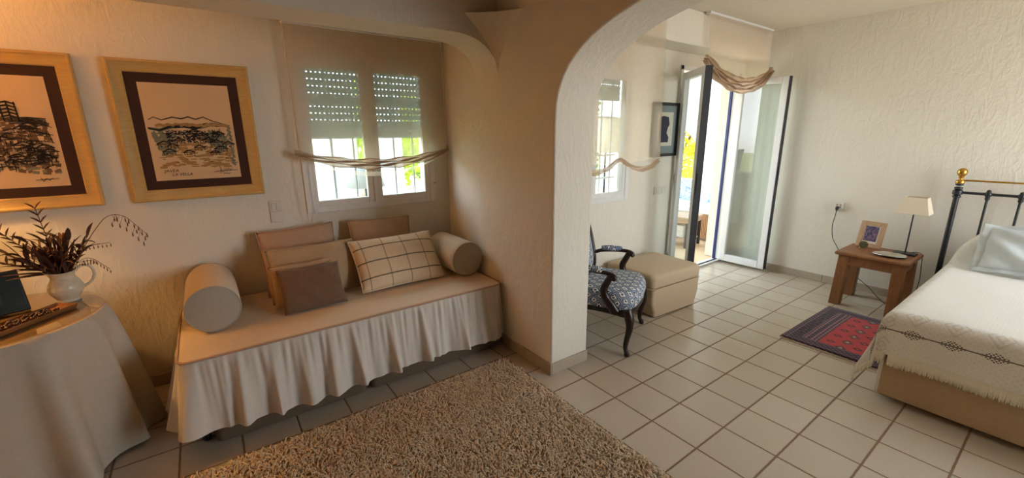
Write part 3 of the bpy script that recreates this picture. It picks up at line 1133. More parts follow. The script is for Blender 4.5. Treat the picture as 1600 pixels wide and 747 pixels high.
# ------------------------------------------------------------------ soft furnishing helpers
def cushion_mesh(w, h, th, pinch=0.05, n=26, seed=0, wr=0.004, uv=True):
    b = MB()

    def surf(side):
        def fn(u, v):
            a, c_ = 2 * u - 1, 2 * v - 1
            ed = max(0.0, (1 - abs(a) ** 2.6)) * max(0.0, (1 - abs(c_) ** 2.6))
            y = side * th / 2 * ed ** 0.55
            k = 1 - pinch * (1 - abs(c_) ** 2) * abs(a) ** 3
            k2 = 1 - pinch * (1 - abs(a) ** 2) * abs(c_) ** 3
            wv = wr * (math.sin(a * 5.1 + seed) * math.cos(c_ * 4.3 + 2 * seed) + 0.6 * math.sin(a * 9 + c_ * 7 + seed)) * ed ** 0.3
            crn = (abs(a) * abs(c_)) ** 4
            y += side * wv - 0.006 * math.sin(seed * 3 + a * 2 + c_) * crn
            return (a * w / 2 * k, y, c_ * h / 2 * k2)
        return fn
    b.grid(surf(-1), n, n, (lambda u, v: (u, v)) if uv else None)
    b.grid(surf(1), n, n, (lambda u, v: (1 - u, v)) if uv else None)
    return b, surf(1)


def piping(w, h, pinch, r=0.005, n=26, seed=0):
    _, s1 = cushion_mesh(w, h, 0.01, pinch, 3, seed)
    P = [s1(i / n, 0) for i in range(n)] + [s1(1, i / n) for i in range(n)] + [s1(1 - i / n, 1) for i in range(n)] + [s1(0, 1 - i / n) for i in range(n)]
    P.append(P[0])
    return MB().tube(P, r, 6, cap=False)


def place(corners):
    """location and rotation of a cushion from its bottom-left, bottom-right, top-right, top-left corners"""
    BL, BR, TR, TL = [Vector(c_) for c_ in corners]
    c_ = (BL + BR + TR + TL) / 4
    xa = ((BR - BL) + (TR - TL)).normalized()
    za = ((TL - BL) + (TR - BR))
    za = (za - xa * za.dot(xa)).normalized()
    ya = za.cross(xa)
    M = Matrix((xa, ya, za)).transposed()
    w = ((BR - BL).length + (TR - TL).length) / 2
    h = ((TL - BL).length + (TR - BR).length) / 2
    return c_, M.to_euler(), w, h


def cushion(name, label, corners, th, mat, group=None, pinch=0.05, seed=0, pipe=True, pmat=None, cat='cushion', wr=0.004):
    c_, eul, w, h = place(corners)
    t = thing(name, label, cat, c_, eul, group)
    b, _ = cushion_mesh(w, h, th, pinch, 28, seed, wr)
    b.build('cover', mat, t, smooth=180, weld=True)
    if pipe:
        piping(w, h, pinch, 0.0045, 26, seed).build('piping', pmat or mat, t, smooth=180)
    return t


# ------------------------------------------------------------------ daybed
db = thing('daybed', 'cream daybed with gathered pale skirt, in the alcove under window', 'daybed', (-1.10, 1.1, 0))
x0, x1, y0, y1 = -0.955, 0.940, -0.415, 0.455   # local
mtr = MB()


def rrect(hx0, hx1, hy0, hy1, r, n=8):
    pts = []
    for cx, cy, a0 in ((hx1 - r, hy1 - r, 0), (hx0 + r, hy1 - r, 90), (hx0 + r, hy0 + r, 180), (hx1 - r, hy0 + r, 270)):
        for i in range(n + 1):
            a = math.radians(a0 + 90 * i / n)
            pts.append((cx + r * math.cos(a), cy + r * math.sin(a)))
    return pts


def loft(b, rings, capb=True, capt=True):
    n = len(rings[0])
    base = b.add([p for r in rings for p in r], [(i * n + j, i * n + (j + 1) % n, (i + 1) * n + (j + 1) % n, (i + 1) * n + j) for i in range(len(rings) - 1) for j in range(n)])
    if capb:
        b.f.append(tuple(base + j for j in reversed(range(n))))
    if capt:
        b.f.append(tuple(base + (len(rings) - 1) * n + j for j in range(n)))
    return b


def soft_slab(b, x0, x1, y0, y1, z0, z1, r=0.06, e=0.025, n=8, dome=0.0):
    rings = []
    for k in range(5):
        t_ = PI / 2 * k / 4
        d = e * (1 - math.sin(t_))
        rings.append([(x, y, z0 + e * (1 - math.cos(t_))) for x, y in rrect(x0 + d, x1 - d, y0 + d, y1 - d, max(0.005, r - d * 0.6), n)])
    for k in range(5):
        t_ = PI / 2 * k / 4
        d = e * (1 - math.cos(t_))
        rings.append([(x, y, z1 - e * (1 - math.sin(t_))) for x, y in rrect(x0 + d, x1 - d, y0 + d, y1 - d, max(0.005, r - d * 0.6), n)])
    if dome:
        cx, cy = (x0 + x1) / 2, (y0 + y1) / 2
        top = rings[-1]
        for k in range(1, 8):
            q = k / 8
            rings.append([(x + (cx - x) * q, y + (cy - y) * q, z1 + dome * (1 - (1 - q) ** 2)) for x, y, _ in top])
    return loft(b, rings)


soft_slab(mtr, x0, x1, y0, y1, 0.30, 0.50, 0.06, 0.02)
mtr.build('mattress_cover', MAT['cream_cotton'], db, smooth=50)
edge = [(x, y, 0.494) for x, y in rrect(x0 - 0.002, x1 + 0.002, y0 - 0.002, y1 + 0.002, 0.06)]
MB().tube(edge + [edge[0]], 0.006, 6, cap=False).build('piping', MAT['pink_beige'], db, smooth=180)
# gathered skirt: left end, front, right end
path = []
for i in range(40):
    path.append(((x0, y1 - (y1 - y0 - 0.06) * i / 39), (-1, 0)))
for i in range(1, 12):
    a = math.radians(180 + 90 * i / 12)
    path.append(((x0 + 0.06 + 0.06 * math.cos(a), y0 + 0.06 + 0.06 * math.sin(a)), (math.cos(a), math.sin(a))))
NF = 260
for i in range(NF):
    path.append(((x0 + 0.06 + (x1 - x0 - 0.12) * i / (NF - 1), y0), (0, -1)))
for i in range(1, 12):
    a = math.radians(270 + 90 * i / 12)
    path.append(((x1 - 0.06 + 0.06 * math.cos(a), y0 + 0.06 + 0.06 * math.sin(a)), (math.cos(a), math.sin(a))))
for i in range(40):
    path.append(((x1, y0 + 0.06 + (y1 - y0 - 0.06) * i / 39), (1, 0)))
# arc length
al = [0.0]
for i in range(1, len(path)):
    al.append(al[-1] + math.dist(path[i][0], path[i - 1][0]))


def sk(u, v):
    i = min(int(round(u * (len(path) - 1))), len(path) - 1)
    (px_, py_), (nx, ny) = path[i]
    s_ = al[i]
    fine = math.sin(s_ * 118 + 2.2 * math.sin(s_ * 9)) + 0.6 * math.sin(s_ * 190 + 1.7 * math.sin(s_ * 13))
    big = math.sin(s_ * 33 + 2.6 * math.sin(s_ * 4.3)) + 0.75 * math.sin(s_ * 51 + 2.1 * math.sin(s_ * 6.1 + 1)) + 0.4 * math.sin(s_ * 87 + 1.5)
    big = big + 0.35 * abs(big)
    lim = 0.35 if nx > 0.5 else 1.0
    off = lim * (0.004 + 0.055 * v ** 1.1 + 0.0060 * fine * (1 - v) ** 1.2 * min(1, v * 8) + 0.023 * big * v ** 1.0)
    tx, ty = -ny, nx
    sway = 0.012 * math.sin(s_ * 27 + 1.0) * v
    z = 0.488 - v * (0.375 + 0.012 * math.sin(s_ * 5.1 + 0.5)) + 0.012 * v * big * 0.4
    return (px_ + nx * off + tx * sway, py_ + ny * off + ty * sway, z)


g = MB()
g.grid(sk, len(path), 20)
g.build('gathered_skirt', MAT['skirt_cotton'], db, smooth=180)
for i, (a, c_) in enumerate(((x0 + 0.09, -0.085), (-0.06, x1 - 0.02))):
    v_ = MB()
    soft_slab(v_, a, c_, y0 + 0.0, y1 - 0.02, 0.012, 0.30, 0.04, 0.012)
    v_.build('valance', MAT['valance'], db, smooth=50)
for sx in (x0 + 0.05, x1 - 0.06):
    for sy in (y0 + 0.1, y1 - 0.08):
        MB().lathe([(0.018, 0.0), (0.02, 0.05), (0.014, 0.06), (0.014, 0.30)], 12, (sx, sy, 0)).build('leg', MAT['iron'], db, smooth=40)


def bolster(label, x, ya, yb, r, z):
    t = thing('bolster', label, 'bolster cushion', (x, ya, z), (0, 0, 0), 'bolsters on the daybed')
    b = MB()
    L = yb - ya
    n = 36
    prof_ = [(0.0, r - 0.006), (0.012, r), (0.1, r + 0.002), (0.5, r + 0.003), (0.9, r + 0.002), (0.988, r), (1.0, r - 0.006)]
    rows = [[(rr * math.cos(2 * PI * j / n), L * q, rr * math.sin(2 * PI * j / n)) for j in range(n)] for q, rr in prof_]
    loft(b, rows, False, False)
    b.build('barrel', MAT['bolster'], t, smooth=180)
    for yy, s_ in ((0.0, -1), (L, 1)):
        e_ = MB()
        rows = [[(rr * math.cos(2 * PI * j / n), yy + s_ * d, rr * math.sin(2 * PI * j / n)) for j in range(n)] for rr, d in ((r - 0.004, 0.0), (r * 0.8, 0.008), (r * 0.5, 0.011), (r * 0.2, 0.012))]
        loft(e_, rows, False, True)
        e_.build('end_cap', MAT['bolster_end_shaded'], t, smooth=180)
        ring = [((r - 0.002) * math.cos(2 * PI * j / n), yy, (r - 0.002) * math.sin(2 * PI * j / n)) for j in range(n + 1)]
        MB().tube(ring, 0.004, 6, cap=False).build('piping', MAT['bolster_end_shaded'], t, smooth=180)
    return t


bolster('cream round bolster lying at the left end of daybed', -1.880, 0.99, 1.53, 0.130, 0.636)
bolster('cream round bolster lying at the right end of daybed by the pillar', -0.283, 0.965, 1.42, 0.130, 0.636)

CG = 'cushions on the daybed'
cushion('cushion', 'pinkish beige cushion against the wall under the switch plate', [(-1.575, 1.38, .515), (-1.095, 1.38, .515), (-1.105, 1.50, .955), (-1.60, 1.50, .925)], 0.10, MAT['pink_beige'], CG, seed=1)
cushion('cushion', 'pinkish beige cushion against the wall behind the checked pillow', [(-0.995, 1.38, .515), (-0.53, 1.38, .515), (-0.525, 1.50, .915), (-1.01, 1.50, .95)], 0.10, MAT['pink_beige'], CG, seed=2)
cushion('cushion', 'wide tan cushion standing in front of left wall cushion', [(-1.575, 1.20, .515), (-1.03, 1.20, .51), (-1.008, 1.345, .840), (-1.58, 1.345, .835)], 0.09, MAT['tan_linen'], CG, seed=3)
cushion('cushion', 'tan cushion nearly hidden behind the small dark brown one', [(-1.565, 1.095, .512), (-1.20, 1.095, .512), (-1.20, 1.205, .765), (-1.590, 1.205, .758)], 0.055, MAT['tan_linen'], CG, seed=4, pipe=False)
cushion('cushion', 'small dark brown velvet cushion at the front of the pile', [(-1.55, 0.99, .510), (-1.184, 0.99, .506), (-1.168, 1.135, .757), (-1.537, 1.135, .742)], 0.07, MAT['brown_velvet'], CG, seed=5, pipe=False, wr=0.006)
# checked pillow
t_ = NT('checked_cotton')
q = t_.xyz(t_.uv())


def near(v, c_, w_):
    return t_.math('LESS_THAN', t_.math('ABSOLUTE', t_.math('SUBTRACT', v, c_)), w_)


hz = None
for c_ in (0.20, 0.49, 0.78):
    n_ = near(q['Y'], c_, 0.011)
    hz = n_ if hz is None else t_.math('MAXIMUM', hz, n_)
vz = None
for c_ in (0.10, 0.34, 0.57, 0.80):
    n_ = near(q['X'], c_, 0.006)
    vz = n_ if vz is None else t_.math('MAXIMUM', vz, n_)
base_ = t_.mix(t_.noise(50, 3), rgb(226, 206, 174), rgb(214, 192, 160))
cc_ = t_.mix(t_.math('MULTIPLY', vz, 0.75), base_, rgb(142, 122, 98))
t_.col(t_.mix(t_.math('MULTIPLY', hz, 0.9), cc_, rgb(92, 80, 66)))
t_.bump(t_.noise(14, 3), 0.2, 0.006)
t_.set(0.95, spec=0.1)
MAT['check'] = t_.m
cushion('cushion', 'cream checked lumbar pillow leaning beside the right bolster', [(-1.05, 1.04, .512), (-0.405, 1.05, .528), (-0.472, 1.30, .812), (-1.075, 1.30, .832)], 0.15, MAT['check'], CG, seed=6, pmat=MAT['cream_cotton'], pinch=0.04)

# ------------------------------------------------------------------ shag rug
RX0, RX1, RY0, RY1 = -2.35, -0.285, -2.1, 0.485
t = thing('shag_rug', 'tan long pile shag rug in front of the daybed', 'rug', ((RX0 + RX1) / 2, (RY0 + RY1) / 2, 0))
hx, hy = (RX1 - RX0) / 2, (RY1 - RY0) / 2
MB().box((-hx, -hy, 0.001), (hx, hy, 0.010)).build('backing', plain('rug_backing', rgb(190, 156, 116), 0.95), t)
sp = 0.0098
gx, gy = np.meshgrid(np.arange(-hx, hx, sp), np.arange(-hy, hy, sp))
gx = gx.ravel() + rng.uniform(-0.5, 0.5, gx.size) * sp
gy = gy.ravel() + rng.uniform(-0.5, 0.5, gy.size) * sp
kp = ~((gy < -hy + 0.75) & (rng.random(gx.size) < 0.6))
gx, gy = gx[kp], gy[kp]
n = gx.size
ang = 2 * PI * rng.random(n)
cl = np.sin(gx * 37) + np.cos(gy * 31 + gx * 13)
ang = ang * 0.6 + cl * 1.2
lean = rng.uniform(0.008, 0.024, n)
hgt = rng.uniform(0.013, 0.026, n)
dx, dy = np.cos(ang), np.sin(ang)
pth = []
for k, (a, b_) in enumerate(((0, 0), (0.25, 0.6), (0.7, 0.95), (1.15, 0.85))):
    pth.append(np.stack([gx + dx * lean * a, gy + dy * lean * a, 0.008 + hgt * b_], 1))
rad = [0.0024, 0.0033, 0.0031, 0.0014]
tri = [0, 2 * PI / 3, 4 * PI / 3]
V = np.zeros((n, 4, 3, 3))
for k in range(4):
    d = pth[min(k + 1, 3)] - pth[max(k - 1, 0)]
    d /= np.linalg.norm(d, axis=1)[:, None]
    sdv = np.stack([-dy, dx, np.zeros(n)], 1)
    upv = np.cross(d, sdv)
    for j, a in enumerate(tri):
        V[:, k, j] = pth[k] + rad[k] * (math.cos(a) * sdv + math.sin(a) * upv)
F = []
base_i = (np.arange(n) * 12)[:, None]
loc = []
for k in range(3):
    for j in range(3):
        loc.append((k * 3 + j, k * 3 + (j + 1) % 3, (k + 1) * 3 + (j + 1) % 3, (k + 1) * 3 + j))
F = (base_i[:, :, None] + np.array(loc)[None]).reshape(-1, 4)
me = bpy.data.meshes.new('pile')
me.vertices.add(n * 12)
me.vertices.foreach_set('co', V.reshape(-1))
me.loops.add(F.size)
me.loops.foreach_set('vertex_index', F.reshape(-1).astype(np.int32))
me.polygons.add(len(F))
me.polygons.foreach_set('loop_start', np.arange(0, F.size, 4, dtype=np.int32))
me.polygons.foreach_set('loop_total', np.full(len(F), 4, dtype=np.int32))
me.update(calc_edges=True)
me.polygons.foreach_set('use_smooth', [True] * len(F))
nt = NT('shag_yarn')
v1 = nt.noise(160, 2)
v2 = nt.noise(5, 3)
nt.col(nt.mix(nt.math('MULTIPLY', v2, 0.4), nt.mix(v1, rgb(244, 228, 204), rgb(214, 190, 158)), rgb(228, 206, 178)))
nt.set(0.8, spec=0.25)
me.materials.append(nt.m)
o = bpy.data.objects.new('pile', me)
COL.objects.link(o)
o.parent = t
o['kind'] = 'stuff'

# ------------------------------------------------------------------ round table and what stands on it
TX, TY = -2.715, 1.12
t = thing('round_table', 'round table under a pale floor length cloth with glass top', 'table', (TX, TY, 0))


def tcl(u, v):
    a = 2 * PI * u
    if v < 0.25:
        r = 0.388 * v / 0.25
        return (r * math.cos(a), r * math.sin(a), 0.738)
    q = (v - 0.25) / 0.75
    rip = math.sin(11 * a + 0.9 * math.sin(2 * a) + 0.4) + 0.4 * math.sin(6 * a + 1.2) + 0.3 * math.sin(19 * a + 2)
    rip += 0.35 * abs(rip)
    r = 0.392 + 0.012 * min(1, q * 12) + 0.046 * q + 0.046 * rip * q ** 0.75
    z = 0.738 - 0.012 * min(1, q * 12) - (0.715 + 0.012 * math.sin(4 * a + 1) - 0.010 * rip) * q ** 1.02
    return (r * math.cos(a), min(r * math.sin(a), 0.440), max(z, 0.002))


g = MB()
g.grid(tcl, 240, 36, closeu=True)
g.build('tablecloth', MAT['cloth_grey'], t, smooth=60)
MB().lathe([(0.0, 0.739), (0.397, 0.739), (0.401, 0.7425), (0.397, 0.746), (0.0, 0.746)], 72).build('glass_top', glass_mat('warm_lit_table_glass', (0.86, 0.80, 0.68, 1), 1.5), t, smooth=40)  # brown tint paints in the warm lamp light and wall reflection
MB().lathe([(0.25, 0.0), (0.25, 0.02), (0.05, 0.05), (0.04, 0.4), (0.06, 0.68), (0.38, 0.70), (0.38, 0.725)], 32).build('pedestal', MAT['pine'], t, smooth=40)
TZ = 0.7465
# jug
jx, jy = -2.468, 1.255
t = thing('ceramic_jug', 'cream ceramic jug holding dried stems on round table', 'jug', (jx, jy, TZ))
pf = [(0.0, 0.0), (0.046, 0.0), (0.049, 0.006), (0.044, 0.014), (0.052, 0.028), (0.066, 0.05), (0.071, 0.072), (0.066, 0.095), (0.053, 0.118), (0.047, 0.132), (0.049, 0.146), (0.057, 0.160), (0.054, 0.1605), (0.046, 0.147), (0.043, 0.132), (0.0, 0.10)]


def jf(u, v):
    k = v * (len(pf) - 1)
    i = min(int(k), len(pf) - 2)
    f_ = k - i
    r = pf[i][0] * (1 - f_) + pf[i + 1][0] * f_
    z = pf[i][1] * (1 - f_) + pf[i + 1][1] * f_
    a = 2 * PI * u
    sp_ = max(0.0, (z - 0.13) / 0.03)
    lip = max(0.0, math.cos(a - PI)) ** 6
    r *= 1 + 0.28 * sp_ * lip
    z += 0.012 * sp_ * lip
    z += 0.006 * sp_ * max(0, math.cos(a)) ** 3
    return (r * math.cos(a), r * math.sin(a), z)


g = MB()
g.grid(jf, 40, 46, closeu=True)
g.build('body', MAT['ceramic'], t, smooth=60)
MB().tube(spline([(0.050, 0, 0.152), (0.075, 0, 0.176), (0.108, 0, 0.168), (0.120, 0, 0.128), (0.103, 0, 0.086), (0.066, 0, 0.060)], 8), 0.0065, 10).build('handle', MAT['ceramic'], t, smooth=60)
t.rotation_euler = (0, 0, math.radians(10))
t.scale = (0.95, 0.95, 0.97)


# dried stems
def blade(b, p0, d0, L, w, droop, twist=0.0, n=9):
    p = Vector(p0)
    d = Vector(d0).normalized()
    side = d.cross(Vector((0, 0, 1)))
    if side.length < 0.1:
        side = Vector((1, 0, 0))
    side.normalize()
    side = Matrix.Rotation(twist, 3, d) @ side
    vs = []
    for i in range(n + 1):
        q = i / n
        ww = w * math.sin(PI * min(1, q * 0.92 + 0.06)) ** 0.8
        nrm = side.cross(d)
        vs += [tuple(p + side * ww / 2 + nrm * ww * 0.18), tuple(p - side * ww / 2 + nrm * ww * 0.18), tuple(p)]
        p = p + d * L / n
        d = (d + Vector((0, 0, -droop / n))).normalized()
    fs = []
    for i in range(n):
        a = 3 * i
        fs += [(a, a + 2, a + 5, a + 3), (a + 2, a + 1, a + 4, a + 5)]
    b.add(vs, fs)
    return p


bq = thing('dried_bouquet', 'bunch of dark dried leaves and grass stems standing in cream jug', 'dried flowers', (jx, jy, TZ + 0.105))
stems, leaves, seeds = MB(), MB(), MB()
rv = random.Random(11)
R_ = Vector((math.cos(0.18), math.sin(0.18), 0))   # roughly across the view
D_ = Vector((-math.sin(0.18), math.cos(0.18), 0))


def dirv(a, lat, up):
    return R_ * a + D_ * lat + Vector((0, 0, up))


for i in range(34):
    a = rv.uniform(-0.75, 0.6)
    d = dirv(a, rv.uniform(-0.6, 0.6), rv.uniform(0.7, 1.3)).normalized()
    L = rv.uniform(0.12, 0.26)
    p0 = Vector((rv.uniform(-0.02, 0.02), rv.uniform(-0.02, 0.02), 0.0))
    pts = spline([p0, p0 + d * L * 0.6, p0 + d * L + Vector((0, 0, -0.01))], 5)
    stems.tube(pts, 0.0016, 5)
    for k in range(rv.randint(2, 4)):
        q = pts[rv.randint(4, len(pts) - 1)]
        dd = (d + Vector((rv.uniform(-0.8, 0.8), rv.uniform(-0.8, 0.8), rv.uniform(-0.2, 0.7)))).normalized()
        blade(leaves, q, dd, rv.uniform(0.05, 0.11), rv.uniform(0.010, 0.022), rv.uniform(0.1, 1.4), rv.uniform(-1, 1))
for i in range(26):   # dense heart
    d = dirv(rv.uniform(-0.45, 0.3), rv.uniform(-0.4, 0.4), 1.0)
    blade(leaves, (rv.uniform(-0.025, 0.025), rv.uniform(-0.025, 0.025), 0.02), d, rv.uniform(0.13, 0.25), rv.uniform(0.012, 0.024), rv.uniform(0.0, 0.7), rv.uniform(-1.2, 1.2))
for i in range(12):   # long blades to the left
    d = dirv(rv.uniform(-1.4, -0.8), rv.uniform(-0.3, 0.3), rv.uniform(0.25, 0.9))
    blade(leaves, (0, 0, 0.04), d, rv.uniform(0.12, 0.21), rv.uniform(0.010, 0.020), rv.uniform(0.2, 0.9), rv.uniform(-1, 1))
for (a, up, L, dr) in ((-0.12, 1.5, 0.36, 0.1), (-0.55, 1.0, 0.33, 0.5), (-1.0, 0.8, 0.30, 0.9)):
    d = dirv(a, 0.05, up).normalized()
    pts = [Vector((0, 0, 0.02)) + d * L * q / 10 + Vector((0, 0, -dr * 0.06 * (q / 10) ** 2)) for q in range(11)]
    stems.tube(pts, 0.0018, 5)
    for k in range(5, 11):
        for s_ in (-1, 1):
            blade(leaves, pts[k], d * 0.8 + R_ * 0.7 * s_ + Vector((0, 0, 0.3)), 0.045, 0.013, 0.5, 0.5 * s_)
# arching grass to the right, hung with drooping seed heads
arc = spline([(0, 0, 0.02)] + [tuple(R_ * a + D_ * 0.02 + Vector((0, 0, z))) for a, z in ((0.07, 0.11), (0.155, 0.235), (0.215, 0.300), (0.275, 0.295), (0.318, 0.240), (0.355, 0.180))], 8)
stems.tube(arc, [0.0024 - 0.0016 * i / len(arc) for i in range(len(arc))], 5)
for i in range(26, len(arc), 2):
    p = arc[i]
    q = p + Vector((0, 0, -0.022)) + R_ * 0.012 * math.sin(i)
    stems.tube([p, (p + q) / 2 + R_ * 0.004, q], 0.0007, 4)
    seeds.lathe([(0.0005, -0.016), (0.0035, -0.008), (0.0028, 0.0), (0.0004, 0.012)], 6, tuple(q))
    if i % 4 == 0:
        q2 = p + Vector((0, 0, -0.05)) - R_ * 0.02
        stems.tube([p, q2], 0.0007, 4)
        seeds.lathe([(0.0005, -0.016), (0.0035, -0.008), (0.0028, 0.0), (0.0004, 0.012)], 6, tuple(q2))
for (ax, az, bx, bz_) in ((0.10, 0.10, 0.175, 0.03), (0.09, 0.15, 0.2, 0.17), (0.06, 0.08, 0.13, 0.09)):
    pth_ = spline([(0, 0, 0.03), tuple(R_ * ax + Vector((0, 0, az))), tuple(R_ * bx - D_ * 0.03 + Vector((0, 0, bz_)))], 7)
    stems.tube(pth_, 0.0013, 5)
    for p in pth_[6:]:
        seeds.lathe([(0.0004, -0.012), (0.003, -0.005), (0.0004, 0.008)], 5, tuple(p + Vector((0, 0, -0.012))))
for i in range(9):
    p = Vector((rv.uniform(-0.05, 0.07), rv.uniform(-0.04, 0.04), rv.uniform(0.08, 0.24)))
    seeds.ball(tuple(p), rv.uniform(0.006, 0.010), 8, 1.2)
stems.build('stems', MAT['dry_stem'], bq, smooth=60)
leaves.build('leaves', MAT['dry_leaf'], bq, smooth=60)
seeds.build('seed_heads', MAT['seed'], bq, smooth=60)

# wooden tray with beads
trx = thing('wooden_tray', 'narrow wooden tray of dark beads at front of round table', 'tray', (-2.553, 1.000, TZ), (0, 0, math.radians(53)))
b = MB()
L_, W_ = 0.17, 0.055
rings = []
for s_, z in ((0.86, 0.0), (1.0, 0.022), (0.97, 0.024), (0.85, 0.007)):
    rings.append([(sx * L_ * (1 - (1 - s_) * 0.35), sy * W_ * s_, z) for sx, sy in ((-1, -1), (1, -1), (1, 1), (-1, 1))])
loft(b, rings)
b.build('tray_body', MAT['tray_wood'], trx, bevel=0.002)
beads = thing('bead_string', 'heap of dark brown beads lying in the wooden tray', 'beads', (-2.553, 1.000, TZ + 0.0075), (0, 0, math.radians(53)))
bb = MB()
for i in range(90):
    q = i / 89
    bb.ball((-0.13 + 0.26 * (q + 0.04 * math.sin(i * 2.4)) * 0.86, 0.030 * math.sin(i * 1.93), 0.0075 + 0.006 * abs(math.sin(i * 1.1))), 0.0075, 8)
o = bb.build('beads', plain('dark_seed_bead', rgb(66, 36, 26), 0.35), beads, smooth=180)
o['kind'] = 'stuff'
# dark tablet-like clock leaning back
tb = thing('desk_clock', 'black upright panel clock showing a single stroke, left on round table', 'clock', (-2.690, 1.155, TZ), (math.radians(-17), 0, math.radians(24)))
MB().box((-0.11, -0.011, 0.002), (0.11, 0.011, 0.205)).build('case', MAT['black_plastic'], tb, bevel=0.004)
MB().box((-0.10, -0.0125, 0.015), (0.10, -0.0105, 0.195)).build('screen', plain('dark_screen', rgb(34, 44, 42), 0.25), tb)
MB().box((0.015, -0.0135, 0.055), (0.032, -0.0122, 0.135)).build('digit_stroke', plain('screen_digit', rgb(10, 10, 10), 0.4), tb)
MB().box((-0.03, 0.011, 0.008), (0.03, 0.075, 0.014), Matrix.Rotation(math.radians(16), 4, 'X')).build('foot', MAT['black_plastic'], tb)

# standing lamp, just past the left edge of the picture: it warms this corner
lp = thing('floor_lamp', 'lit standing lamp with an open shade left of the round table', 'lamp', (-3.22, 1.24, 0))
MB().lathe([(0.0, 0.0), (0.14, 0.0), (0.14, 0.014), (0.02, 0.03), (0.0, 0.03)], 28).build('base', MAT['iron'], lp, smooth=40)
MB().tube([(0, 0, 0.02), (0, 0, 1.78)], 0.012, 10).build('pole', MAT['iron'], lp, smooth=40)
sh = MB()
sh.lathe([(0.20, 1.70), (0.15, 1.98)], 40)
sh.f = [f_ for f_ in sh.f if len(f_) == 4]
sh.build('shade', MAT['lamp_shade'], lp, smooth=180, solid=0.002)
MB().ball((0, 0, 1.84), 0.028, 14, 1.3).build('bulb', MAT['bulb'], lp, smooth=180)
pl = bpy.data.lights.new('lamp_glow', 'POINT')
pl.energy = 46
pl.color = (1.0, 0.56, 0.18)
pl.shadow_soft_size = 0.03
po = bpy.data.objects.new('lamp_glow', pl)
COL.objects.link(po)
po.parent = lp
po.location = (0, 0, 1.91)

# ------------------------------------------------------------------ armchair
t_ = NT('blue_ikat_fabric')
q = t_.xyz(t_.uv())


def ikat(t_, uu, vv, s_):
    wob = t_.math('MULTIPLY', t_.math('SUBTRACT', t_.noise(60, 2), 0.5), 0.22)
    a = t_.math('ADD', t_.math('MULTIPLY', uu, s_), wob)
    b_ = t_.math('ADD', t_.math('MULTIPLY', vv, s_ * 0.8), wob)
    p = t_.math('ADD', a, b_)
    m_ = t_.math('SUBTRACT', a, b_)
    d = t_.math('MAXIMUM', t_.math('ABSOLUTE', t_.math('SUBTRACT', t_.math('FRACT', t_.math('ADD', p, 50.0)), 0.5)),
                t_.math('ABSOLUTE', t_.math('SUBTRACT', t_.math('FRACT', t_.math('ADD', m_, 50.0)), 0.5)))
    return d


navy, blue, white = rgb(22, 34, 62), rgb(52, 84, 132), rgb(232, 232, 226)
c_ = t_.ramp(ikat(t_, q['X'], q['Y'], 13.0), [(0.0, navy), (0.10, navy), (0.13, white), (0.25, white), (0.28, blue), (0.37, navy), (0.41, white), (0.465, blue)], False)
t_.col(c_)
t_.bump(t_.noise(300, 2), 0.2, 0.003)
t_.set(0.9, spec=0.15)
MAT['ikat'] = t_.m

ch = thing('armchair', 'dark carved wood armchair upholstered in blue and white ikat beside the pillar', 'armchair', (0.595, 0.377, 0), (0, 0, math.radians(207.9)))
# seat: outline wider at the front, domed, fabric wrapping down to the rail


def seat_out(a):
    """seat outline (superellipse, tapering to the back, serpentine front)"""
    ca, sa = math.cos(a), math.sin(a)
    ex = 0.42
    x = math.copysign(abs(ca) ** ex, ca)
    y = math.copysign(abs(sa) ** ex, sa)
    w = 0.272 + 0.038 * (y + 1) / 2
    yy = 0.015 + y * 0.245
    if y > 0:
        yy += 0.035 * (1 - x * x) * y
    return x * w, yy


g = MB()
SR = [(0.0, 0.482), (0.3, 0.481), (0.55, 0.478), (0.78, 0.472), (0.92, 0.460), (0.99, 0.440), (1.022, 0.412), (1.026, 0.385), (1.012, 0.358), (0.985, 0.338)]


def seatf(u, v):
    k = v * (len(SR) - 1)
    i = min(int(k), len(SR) - 2)
    f_ = k - i
    s_ = SR[i][0] * (1 - f_) + SR[i + 1][0] * f_
    z = SR[i][1] * (1 - f_) + SR[i + 1][1] * f_
    x, y = seat_out(2 * PI * u)
    return (x * s_, 0.015 + (y - 0.015) * s_, z)


nb = g.grid(seatf, 72, 28, closeu=True)
for k, p in enumerate(g.v):
    zz = p[2]
    down = max(0.0, 0.44 - zz)
    x, y = p[0], p[1]
    r_ = math.hypot(x, y) + 1e-6
    g.uv[k] = (x + down * x / r_ * 1.0, y + down * y / r_ * 1.0)
g.build('seat', MAT['ikat'], ch, smooth=180)
